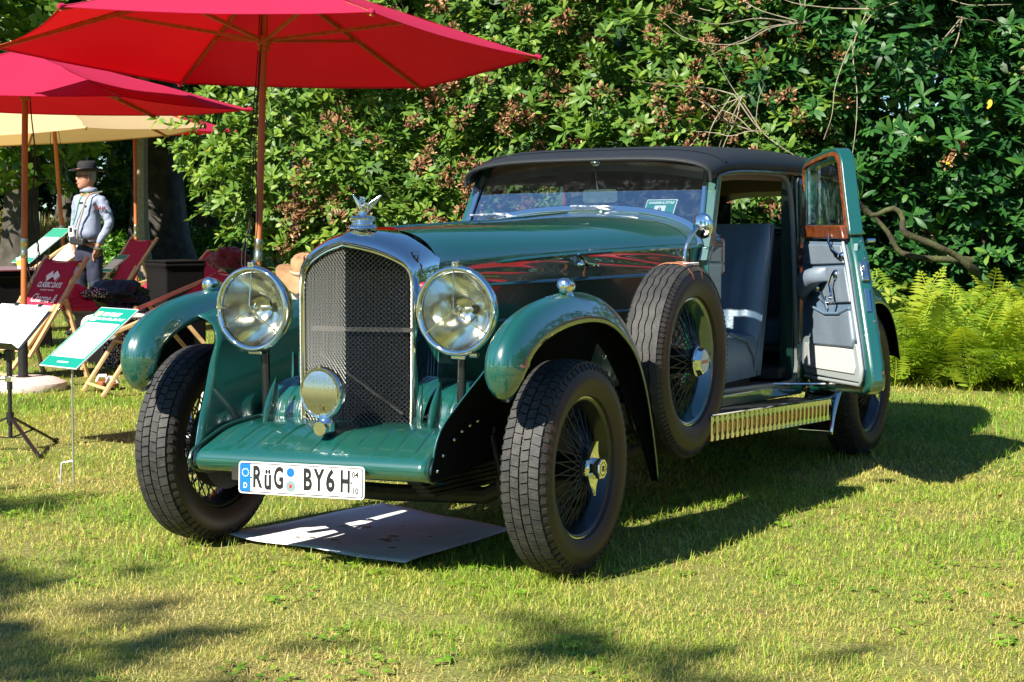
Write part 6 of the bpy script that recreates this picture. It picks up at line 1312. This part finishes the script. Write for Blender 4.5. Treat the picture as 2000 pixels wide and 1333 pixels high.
def hand_chain(J, E, wrist_i, p, d, side, r=.0095):
    """five fingers from the palm: adds joints to a skinned body"""
    p, d, side = Vector(p), Vector(d).normalized(), Vector(side).normalized(); J.append((tuple(p + d * .045), (.030, .018))); pi_ = len(J) - 1; E.append((wrist_i, pi_))
    for k, (o, L) in enumerate(((-.030, .062), (-.010, .075), (.010, .078), (.030, .070))):
        a = p + d * .080 + side * o; J.append((tuple(a), r)); E.append((pi_, len(J) - 1)); J.append((tuple(a + d * L * .55 + side.cross(d) * .012), r * .9)); E.append((len(J) - 2, len(J) - 1)); J.append((tuple(a + d * L * .9 + side.cross(d) * .035), r * .75)); E.append((len(J) - 2, len(J) - 1))
    a = p + d * .03 - side * .035; J.append((tuple(a), .012)); E.append((pi_, len(J) - 1)); J.append((tuple(a + d * .05 - side * .022 + side.cross(d) * .015), .010)); E.append((len(J) - 2, len(J) - 1))
# the man in the hat: local -y is his front
man = thing('person', 'man in black hat, glasses and blue shirt standing under the parasols', 'person', (-8.86, 9.06, 0), -.22 - .02)
J = [((0, 0, .98), (.10, .07)), ((0, 0, 1.15), (.12, .09)), ((0, .01, 1.30), (.13, .09)), ((0, .02, 1.42), (.09, .06)), ((0, .005, 1.52), .058), ((0, -.01, 1.60), .06),
     ((.185, .02, 1.40), .042), ((.272, .06, 1.14), .034), ((.195, -.050, .91), .028), ((-.185, .02, 1.40), .042), ((-.248, .03, 1.14), .034), ((-.195, -.05, .91), .028),
     ((.095, 0, .90), .075), ((.12, -.01, .50), .048), ((.125, .02, .10), .038), ((.14, -.13, .045), .036), ((-.095, 0, .90), .075), ((-.13, -.02, .50), .048), ((-.135, .02, .10), .038), ((-.16, -.13, .045), .036)]
E = [(0, 1), (1, 2), (2, 3), (3, 4), (4, 5), (3, 6), (6, 7), (7, 8), (3, 9), (9, 10), (10, 11), (0, 12), (12, 13), (13, 14), (14, 15), (0, 16), (16, 17), (17, 18), (18, 19)]
hand_chain(J, E, 8, (.195, -.05, .91), (-.42, .12, -.9), (0, -1, .2)); hand_chain(J, E, 11, (-.195, -.05, .91), (.42, .12, -.9), (0, -1, .2))
skinned('body', J, E, 'skin', man, 2)
J = [((0, -.01, .955), (.176, .138)), ((0, -.02, 1.12), (.178, .150)), ((0, 0, 1.28), (.178, .130)), ((0, .02, 1.415), (.150, .095)), ((0, .012, 1.485), (.070, .065)), ((.190, .02, 1.405), .074), ((.275, .06, 1.15), .057), ((.205, -.045, .935), .045), ((-.190, .02, 1.405), .074), ((-.25, .03, 1.15), .057), ((-.205, -.05, .935), .045)]
E = [(0, 1), (1, 2), (2, 3), (3, 4), (3, 5), (5, 6), (6, 7), (3, 8), (8, 9), (9, 10)]
shirt = skinned('shirt', J, E, 'blue_shirt', man, 2)
J = [((0, 0, .985), (.172, .130)), ((0, .0, .90), (.168, .130)), ((.095, 0, .80), .104), ((.12, -.01, .50), .078), ((.125, .02, .10), .070), ((-.095, 0, .80), .104), ((-.13, -.02, .50), .078), ((-.135, .02, .10), .070)]
skinned('trousers', J, [(0, 1), (1, 2), (2, 3), (3, 4), (1, 5), (5, 6), (6, 7)], 'navy_trousers', man, 2)
for s in (-1, 1): b = MB(); rows = [[Vector((s * .14 + w_ * sin(a), y, .035 + h_ * cos(a))) for a in (2 * PI * k / 14 for k in range(14))] for y, w_, h_ in ((.09, .02, .02), (.06, .042, .034), (-.06, .048, .036), (-.16, .046, .028), (-.20, .02, .014))]; b.loft(rows, True, False, True); obj('shoe', b, 'black_jacket', man)
head(man, (0, -.015, 1.625), -.32, 0, 'hat_black', 'hat_band', 'grey_hair', True, False, .178, .108)
b = MB(); rows = [[Vector((w_ * sin(a), -w_ * .9 * cos(a) + .012, z)) for a in [-2.6 + 5.2 * k / 24 for k in range(25)]] for z, w_ in ((1.475, .083), (1.515, .074), (1.505, .088), (1.475, .098))]; b.loft(rows); obj('collar', b, 'blue_shirt', man, solid=.004)
b = MB(); b.tube(smooth_path([(.075, .01, 1.50), (.06, -.13, 1.42), (.0, -.158, 1.22), (-.03, -.172, 1.14)], 14), .0065, 6); obj('lanyard', b, 'lanyard_green', man)
b = MB(); b.box((-.035, -.188, 1.075), (.075, .008, .10)); obj('badge', b, 'paper', man); b = MB(); b.box((-.035, -.193, 1.09), (.05, .004, .05)); obj('badge_print', b, 'eye_dark', man)
b = MB(); b.tube(smooth_path([(.15, .06, 1.475), (.145, -.11, 1.43), (.10, -.155, 1.25), (.05, -.175, 1.08), (.03, -.165, .99)], 18), .009, 6); obj('shoulder_strap', b, 'strap_tan', man)
b = MB(); b.box((.03, -.155, .975), (.22, .06, .080), Matrix.Rotation(.06, 3, 'Y')); obj('waist_pouch', b, 'black_jacket', man, bevel=.02, seg=3)
b = MB(); b.tube([Vector((.176 * cos(a), .138 * sin(a), .972)) for a in (2 * PI * k / 32 for k in range(32))], .018, 8, closed=True); obj('belt', b, 'black_jacket', man)
b = MB(); b.box((.06, -.132, 1.36), (.05, .010, .020)); obj('chest_pocket_pen', b, 'eye_dark', man)
put('sleeve_lettering', text_mesh('sleeve_lettering', 'TEAM', .05, 'maroon_cloth', .0004, .0015), frame_matrix((.252, -.052, 1.31), Vector((.82, .5, -.05)), (-.10, .1, 1)), man)
b = MB(); b.tube([Vector((.200 + .036 * cos(a), -.050 + .034 * sin(a), .905)) for a in (2 * PI * k / 20 for k in range(20))], .010, 6, closed=True); b.lathe([(0, .020), (.012, .018), (.013, 0)], (.222, -.078, .907), (.7, -.7, 0), 14); obj('wristwatch', b, 'satin_chrome', man)
# the seated person half hidden behind the radiator
sit = thing('person', 'seated white-bearded person in tan hat between the left headlight and the radiator', 'person', (-2.52, 2.84, 0), -.30)
J = [((0, .10, .36), (.15, .12)), ((0, .18, .50), (.15, .12)), ((0, .28, .68), (.16, .115)), ((0, .33, .79), (.10, .08)), ((0, .33, .86), .055), ((0, .30, .93), .055), ((.20, .30, .74), .058), ((.27, .12, .56), .046), ((.20, -.10, .52), .034), ((-.20, .30, .74), .058), ((-.27, .12, .56), .046), ((-.20, -.10, .52), .034), ((.10, -.02, .40), .085), ((.13, -.42, .46), .060), ((.13, -.50, .09), .042), ((.15, -.64, .045), .036), ((-.10, -.02, .40), .085), ((-.13, -.42, .46), .060), ((-.13, -.50, .09), .042), ((-.15, -.64, .045), .036)]
E = [(0, 1), (1, 2), (2, 3), (3, 4), (4, 5), (3, 6), (6, 7), (7, 8), (3, 9), (9, 10), (10, 11), (0, 12), (12, 13), (13, 14), (14, 15), (0, 16), (16, 17), (17, 18), (18, 19)]
hand_chain(J, E, 8, (.20, -.10, .52), (-.3, -.8, -.2), (1, 0, 0)); hand_chain(J, E, 11, (-.20, -.10, .52), (.3, -.8, -.2), (1, 0, 0)); skinned('body', J, E, 'skin', sit, 2)
J = [((0, .11, .38), (.18, .15)), ((0, .18, .50), (.18, .155)), ((0, .28, .67), (.19, .145)), ((0, .33, .78), (.13, .10)), ((.20, .30, .745), .085), ((.275, .12, .565), .068), ((.21, -.06, .525), .052), ((-.20, .30, .745), .085), ((-.275, .12, .565), .068), ((-.21, -.06, .525), .052)]
skinned('shirt', J, [(0, 1), (1, 2), (2, 3), (3, 4), (4, 5), (5, 6), (3, 7), (7, 8), (8, 9)], 'grey_shirt', sit, 2)
J = [((0, .12, .36), (.175, .14)), ((0, .04, .38), (.17, .13)), ((.11, -.10, .42), .10), ((.135, -.42, .46), .085), ((.135, -.50, .12), .072), ((-.11, -.10, .42), .10), ((-.135, -.42, .46), .085), ((-.135, -.50, .12), .072)]
skinned('trousers', J, [(0, 1), (1, 2), (2, 3), (3, 4), (1, 5), (5, 6), (6, 7)], 'cream_trousers', sit, 2)
for s in (-1, 1): b = MB(); rows = [[Vector((s * .15 + w_ * sin(a), y - .52, .035 + h_ * cos(a))) for a in (2 * PI * k / 14 for k in range(14))] for y, w_, h_ in ((.09, .02, .02), (.06, .042, .034), (-.06, .048, .036), (-.16, .046, .028), (-.20, .02, .014))]; b.loft(rows, True, False, True); obj('shoe', b, 'tan_leather', sit)
head(sit, (0.07, .27, .905), .55, .25, 'hat_tan', 'strap_tan', 'white_hair', False, True, .185, .10, .05, .0)

# ---- sheet of card under the car, placard behind the windscreen, fallen leaves
rows = []
c4 = [Vector((-.760, -.050, .012)), Vector((.190, -.225, .012)), Vector((.215, .62, .012)), Vector((-.62, .98, .012))]
for i in range(17):
    u = i / 16; row = []
    for j in range(17):
        v = j / 16; p = c4[0].lerp(c4[1], u).lerp(c4[3].lerp(c4[2], u), v); p.z += .008 + .010 * noise.noise(Vector((u * 3, v * 3, 4.2))) + .022 * max(0, (u - .8)) * max(0, v - .3) + (.012 * max(0, 1 - u * 6) * max(0, 1 - v * 6)); row.append(p)
    rows.append(row)
mat('card_white', (.82, .81, .80), .75, var=(.66, .64, .63), vscale=3); mat('oil_stain', (.10, .09, .08), .5)
ds = obj('drip_sheet', MB().loft(rows), 'card_white', None, solid=.002, smooth=60); tag(ds, 'white sheet of card on the grass under the front of the car', 'sheet')
b = MB()
for k in range(16):
    u, v = random.uniform(.25, .9), random.uniform(.12, .75); p = c4[0].lerp(c4[1], u).lerp(c4[3].lerp(c4[2], u), v); r_ = random.uniform(.006, .018); zz = .008 + .010 * noise.noise(Vector((u * 3, v * 3, 4.2))) + .012 + .0035; b.add([Vector((p.x + r_ * 1.5 * cos(a), p.y + r_ * sin(a), zz)) for a in (2 * PI * q / 10 for q in range(10))], [tuple(range(10))])
tag(obj('oil_spots', b, 'oil_stain', ds, smooth=False), kind='stuff')
PMt = frame_matrix((.337, 1.905, 1.345), Vector((1, -.03, .015)), Vector((-.10, .62, .78))); pf2 = lambda u, v, d: PMt @ Vector((u, v, d)); t = thing('placard', 'small green and white placard numbered 9 standing behind the windscreen', 'placard', (0, 0, 0))
for nm, w_, h_, d, m_ in (('placard_card', .155, .096, 0, 'white_paint'), ('green_field', .146, .086, .001, 'sign_green')): b = MB(); b.prism(rrect(w_, h_, .004, 2), d, d + .001, pf2); obj(nm, b, m_, t, smooth=False)
b = MB(); b.prism([(-.028, -.043), (.028, -.043), (.028, .010), (-.028, .010)], .002, .003, pf2); obj('number_field', b, 'white_paint', t, smooth=False)
put('placard_lettering', text_mesh('placard_lettering', 'CHARME & STYLE', .0165, 'white_print', .0003, .0008), PMt @ Matrix.Translation((0, .027, .0024)), t); put('placard_number', text_mesh('placard_number', '9', .040, 'eye_dark', .0003, .0005), PMt @ Matrix.Translation((0, -.018, .0034)), t)
fl = leaf_cluster_mesh('fallen_leaf', 'rhododendron_leaf', 1, .07, .034, RNG, 1, 1); fl.materials.clear(); fl.materials.append(MATS['dry_leaf'])
for px, D in ((855, 6.95), (1640, 6.55), (1825, 8.2), (1470, 5.75), (1960, 8.6), (1500, 9.0)):
    g = G(px, D); o = link('fallen_leaf', fl); tag(o, 'small dry brown leaf lying on the lawn', 'leaf', 'fallen leaves on the lawn'); o.location = (g[0], g[1], .022); o.rotation_euler = (random.uniform(-.3, .3), random.uniform(-.3, .3), random.uniform(0, 6.3)); o.scale = (random.uniform(.35, .6),) * 3

# ---- outside the frame to the right: the red car and parasol that the green paint mirrors
rc = thing('red_car', 'red open vintage car parked off to the right', 'car', (6.9, 4.8, 0), .70); rc.scale = (1.15, 1.15, 1.22)
b = MB(); rows = []
for y, w_, z0, z1 in ((-2.1, .35, .40, .95), (-2.0, .42, .35, 1.02), (-.9, .55, .32, 1.06), (-.2, .70, .30, 1.08), (.6, .74, .30, 1.0), (1.5, .72, .32, 1.0), (2.0, .55, .42, .85), (2.2, .2, .6, .75)):
    rows.append([Vector((w_ * cos(a) * (abs(cos(a)) ** -.45 if abs(cos(a)) > .05 else 1), y, (z0 + z1) / 2 + (z1 - z0) / 2 * sin(a) * (abs(sin(a)) ** -.45 if abs(sin(a)) > .05 else 1))) for a in (2 * PI * (k + .5) / 28 for k in range(28))])
b.loft(rows, True, False, True); obj('car_body', b, 'red_paint', rc, smooth=50)
b = MB(); b.box((0, .7, 1.02), (1.1, 1.5, .08)); obj('cockpit', b, 'black_jacket', rc, bevel=.03)
b = MB(); b.hexa([(-.6, -.25, 1.06), (.6, -.25, 1.06), (.6, -.23, 1.06), (-.6, -.23, 1.06), (-.55, -.12, 1.40), (.55, -.12, 1.40), (.55, -.10, 1.40), (-.55, -.10, 1.40)]); obj('windscreen', b, 'lamp_glass', rc)
for s in (1, -1):
    for y in (-1.6, 1.5):
        make_wheel(rc, (s * .72, y, RW), s < 0); b = wing([(yy * 1.0 + (y if y < 0 else y - 3.72 + 0), z) for yy, z in (FW if y < 0 else RWG)], s, 30, y < 0); obj('car_wing', b, 'red_paint', rc, solid=.01)
parasol('red parasol off to the right beyond the red car', (5.6, 10.2), (0, 0, 1), .2, 1.7, 2.3, 2.1, 2.7, 'red_canopy', pg, 1.0, False)
